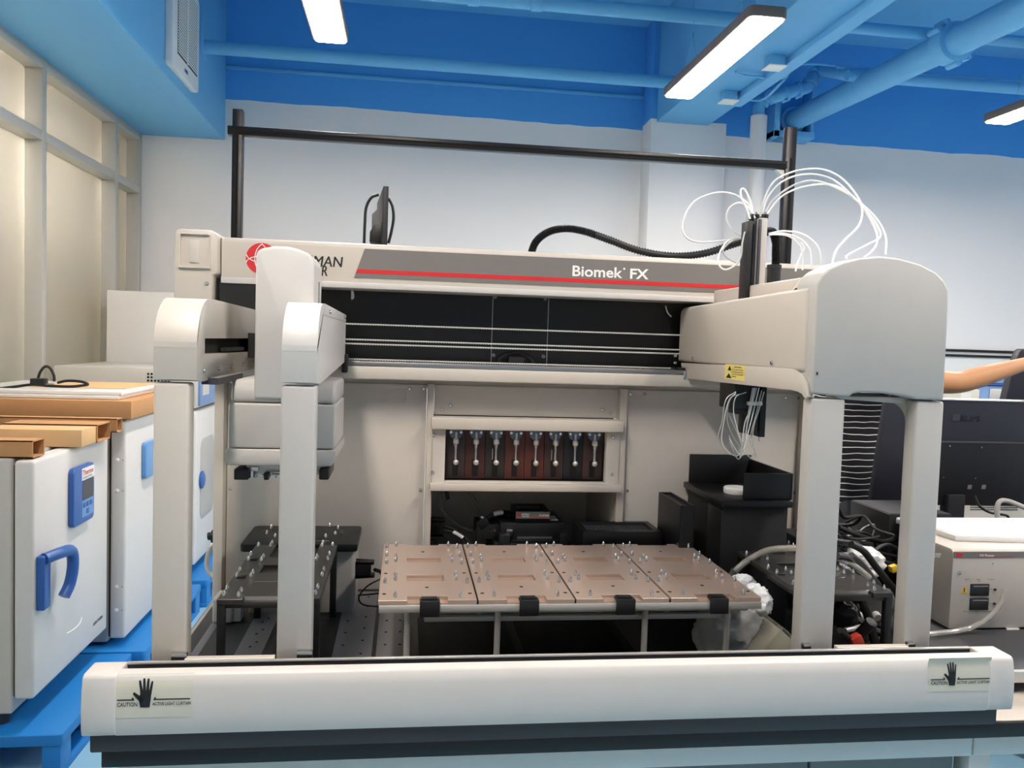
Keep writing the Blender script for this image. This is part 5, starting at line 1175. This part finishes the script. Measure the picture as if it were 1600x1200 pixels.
for i in range(7):
    x0, y0 = 1312+rc.random()*30, 940+rc.random()*30; x1, y1 = 1330+rc.random()*60, 985+rc.random()*35
    pts = [(x0, y0), ((x0+x1)/2+rc.uniform(-15, 15), (y0+y1)/2), (x1, y1)]
    o = build(MB().tube(trace(pts, rc.uniform(1.82, 2.0), rc.uniform(1.82, 2.0)), rc.choice((.005, .007, .009)), 8, 6), 'cable', rc.choice(('rubber', 'black', 'charcoal', 'steeldull')))
    tag(o, 'dark cable hanging in the tangle under the right black stand', 'cable', 'tangle of cables right of the deck')
o = build(MB().obox(Wy(1337, 1000, 1.74), (.012, 0, .006), (0, .012, 0), (-.005, 0, .01)), 'red_plug', 'redplug', bevel=.002); tag(o, 'red plug end lying below the right stand', 'plug')
o = build(crumple(Wy(1320, 960, 1.86), .03, .03, .034, 31, .15), 'black_pump', 'rubber', angle=60); tag(o, 'rounded black part hanging under the right stand', 'pump')
c_ = Wy(1371, 965, 1.85); o = build(MB().lathe(c_, [(.011, .012), (.011, 0), (.0095, -.002)], 16, (0, 1, .3)), 'socket_face', 'alpgrey'); tag(o, 'round grey three-pin socket under the right stand', 'socket')
bagm = crumple(Wy(1347, 880, 2.05), .05, .03, .035, 41, .4)
o = build(bagm, 'clear_wrap', 'foil', angle=60); tag(o, 'crinkled clear wrap among the cables behind the right stand', 'wrap')
o = build(MB().obox(Wy(1396, 888, 2.03), (.01, 0, .003), (0, .01, 0), (-.003, 0, .009)), 'yellow_tag', 'yellow', bevel=.003); tag(o, 'small yellow tag left of the controller box', 'tag')
t = thing('equipment_pile', (1.25, 2.3, .76), 'dark equipment pile under the tangle of cables', 'equipment')
build(MB().box(1.135, 1.26, 2.05, 2.34, .761, .9), 'lower_unit', 'black', t, .006); build(MB().box(1.14, 1.25, 2.2, 2.34, .905, .96), 'upper_unit', 'blackmatte', t, .006)
for i in range(4): build(MB().box(1.14+.02*i, 1.155+.02*i, 2.045, 2.06, .8, .88), 'front_slot', 'charcoal', t)
# ================================================================== PERSON
PO = Vector((1.6, 2.82, 0))
person = thing('person', tuple(PO), 'person in a black striped shirt behind the right arm, reaching right with one hand', 'person')
def skin(name, nodes, edges, root, mat, parent, sub=2):
    names = list(nodes); idx = {n: i for i, n in enumerate(names)}
    me = bpy.data.meshes.new(name); me.from_pydata([tuple(Vector(nodes[n][0])-PO) for n in names], [(idx[a], idx[b]) for a, b in edges], [])
    o = bpy.data.objects.new(name, me); COL.objects.link(o); o.parent = parent; ORG[o] = PO.copy()
    me.materials.append(MATS[mat])
    md = o.modifiers.new('skin', 'SKIN'); md.use_smooth_shade = True; md.branch_smoothing = .5
    lay = me.skin_vertices[0] if me.skin_vertices else None
    for n in names:
        r = nodes[n][1]; r = (r, r) if not isinstance(r, tuple) else r
        me.skin_vertices[0].data[idx[n]].radius = r; me.skin_vertices[0].data[idx[n]].use_root = (n == root)
    ss = o.modifiers.new('sub', 'SUBSURF'); ss.levels = sub; ss.render_levels = sub
    return o
def L3(x, y, z): return Vector((PO.x+x, PO.y+y, z))
YH = PO.y-.19
elb = Wy(1497, 599, YH); w1_ = Wy(1530, 589, YH); w2_ = Wy(1562, 580, YH); wr_ = Wy(1596, 570, YH); pal_ = Wy(1622, 562, YH)
sh = L3(.03, -.17, 1.42)
dirn = (pal_-wr_).normalized()
body = {
 'pelvis': (L3(-.02, 0, .93), .1), 'waist': (L3(0, 0, 1.08), .12), 'chest': (L3(.0, 0, 1.28), .135), 'upchest': (L3(0, 0, 1.40), .12), 'neck': (L3(.02, 0, 1.5), .055), 'jaw': (L3(.045, 0, 1.56), .068), 'head': (L3(.04, 0, 1.64), .09), 'crown': (L3(.03, 0, 1.70), .075),
 'shR': (sh, .062), 'uaR': ((sh+elb)/2, .05), 'elR': (elb, .041), 'f1R': (w1_, .0405), 'f2R': (w2_, .033), 'wrR': (wr_, (.024, .026)), 'paR': (pal_, (.028, .02)),
 'shL': (L3(.0, .17, 1.42), .062), 'uaL': (L3(.02, .22, 1.28), .05), 'elL': (L3(.05, .24, 1.13), .04), 'waL': (L3(.2, .2, 1.0), .03), 'paL': (L3(.27, .18, .98), .028),
 'hipR': (L3(-.01, -.09, .86), .07), 'knR': (L3(.02, -.1, .5), .05), 'anR': (L3(-.01, -.1, .1), .042), 'toR': (L3(.16, -.11, .04), .035),
 'hipL': (L3(-.01, .09, .86), .07), 'knL': (L3(.02, .1, .5), .05), 'anL': (L3(-.01, .1, .1), .042), 'toL': (L3(.16, .11, .04), .035)}
edg = [('pelvis', 'waist'), ('waist', 'chest'), ('chest', 'upchest'), ('upchest', 'neck'), ('neck', 'jaw'), ('jaw', 'head'), ('head', 'crown'), ('upchest', 'shR'), ('shR', 'uaR'), ('uaR', 'elR'), ('elR', 'f1R'), ('f1R', 'f2R'), ('f2R', 'wrR'), ('wrR', 'paR'),
       ('upchest', 'shL'), ('shL', 'uaL'), ('uaL', 'elL'), ('elL', 'waL'), ('waL', 'paL'), ('pelvis', 'hipR'), ('hipR', 'knR'), ('knR', 'anR'), ('anR', 'toR'), ('pelvis', 'hipL'), ('hipL', 'knL'), ('knL', 'anL'), ('anL', 'toL')]
up3 = Vector((0, 0, 1)); side = dirn.cross(up3).normalized(); upn = side.cross(dirn).normalized()
for hand_, base, d, s in (('R', pal_, dirn, upn), ('L', L3(.27, .18, .98), Vector((.95, -.2, -.2)).normalized(), Vector((0, 1, 0)))):
    bend = d.cross(s).normalized()
    for i, ln in enumerate((.062, .07, .066, .05)):
        o_ = (1.5-i)*.018
        k0 = base+d*.035+s*o_; k1 = k0+d*ln*.5; k2 = k1+d*ln*.35+bend*ln*.3
        for n_, p_, r_ in (('a', k0, .0095), ('b', k1, .0085), ('c', k2, .0075)): body[hand_+'f%d' % i+n_] = (p_, r_)
        edg += [('pa'+hand_, hand_+'f%da' % i), (hand_+'f%da' % i, hand_+'f%db' % i), (hand_+'f%db' % i, hand_+'f%dc' % i)]
    q0 = base+s*.03+bend*.012; q1 = q0+d*.03+s*.018+bend*.01; q2 = q1+d*.025+bend*.008
    for n_, p_, r_ in (('a', q0, .012), ('b', q1, .0095), ('c', q2, .008)): body[hand_+'t'+n_] = (p_, r_)
    edg += [('pa'+hand_, hand_+'ta'), (hand_+'ta', hand_+'tb'), (hand_+'tb', hand_+'tc')]
bd = skin('body', body, edg, 'pelvis', 'skin', person)
shirt = {'hem': (L3(-.02, 0, .85), (.2, .22)), 'lo': (L3(-.01, 0, .99), (.17, .19)), 'waist': (L3(0, 0, 1.12), (.15, .17)), 'chest': (L3(0, 0, 1.28), (.16, .18)), 'up': (L3(0, 0, 1.39), (.14, .16)), 'nk': (L3(.015, 0, 1.475), .075),
 'shR': (sh, .082), 'slR': (sh.lerp(elb, .5), .075), 'shL': (L3(0, .17, 1.42), .082), 'slL': (L3(.02, .215, 1.29), .075)}
skin('striped_shirt', shirt, [('hem', 'lo'), ('lo', 'waist'), ('waist', 'chest'), ('chest', 'up'), ('up', 'nk'), ('up', 'shR'), ('shR', 'slR'), ('up', 'shL'), ('shL', 'slL')], 'hem', 'shirt', person)
tr = {'tp': (L3(-.01, 0, 1.06), .15), 'pv': (L3(-.02, 0, .95), .17), 'hR': (L3(-.01, -.09, .84), .14), 'kR': (L3(.02, -.1, .5), .085), 'aR': (L3(-.01, -.1, .12), .07), 'hL': (L3(-.01, .09, .84), .14), 'kL': (L3(.02, .1, .5), .085), 'aL': (L3(-.01, .1, .12), .07)}
skin('trousers', tr, [('tp', 'pv'), ('pv', 'hR'), ('hR', 'kR'), ('kR', 'aR'), ('pv', 'hL'), ('hL', 'kL'), ('kL', 'aL')], 'pv', 'trousers', person)
hr = MB().ell(L3(.015, 0, 1.68), .105, .095, .085, 20, 12); build(hr, 'hair', 'hair', person)
fc = L3(.13, 0, 1.62)
for s in (-1, 1):
    ey = build(MB().ell(L3(.118, s*.032, 1.645), .012, .014, .009, 10, 8), 'eye', 'eyewhite', person); build(MB().ell(L3(.128, s*.032, 1.645), .003, .006, .006, 8, 6), 'pupil', 'ink', ey)
    build(MB().ell(L3(.03, s*.092, 1.635), .018, .01, .03, 10, 8), 'ear', 'skin', person)
    build(MB().box(PO.x+.05, PO.x+.2, PO.y+s*.105-.045, PO.y+s*.105+.045, 0, .07).box(PO.x-.07, PO.x+.05, PO.y+s*.105-.042, PO.y+s*.105+.042, 0, .1), 'shoe', 'rubber', person, .015, 3)
build(MB().prism([(PO.x+.115, 1.65), (PO.x+.15, 1.615), (PO.x+.115, 1.605)], 'y', PO.y-.014, PO.y+.014), 'nose', 'skin', person, .006, 3)
build(MB().ell(L3(.112, 0, 1.582), .012, .026, .008, 12, 8), 'mouth', 'lips', person)
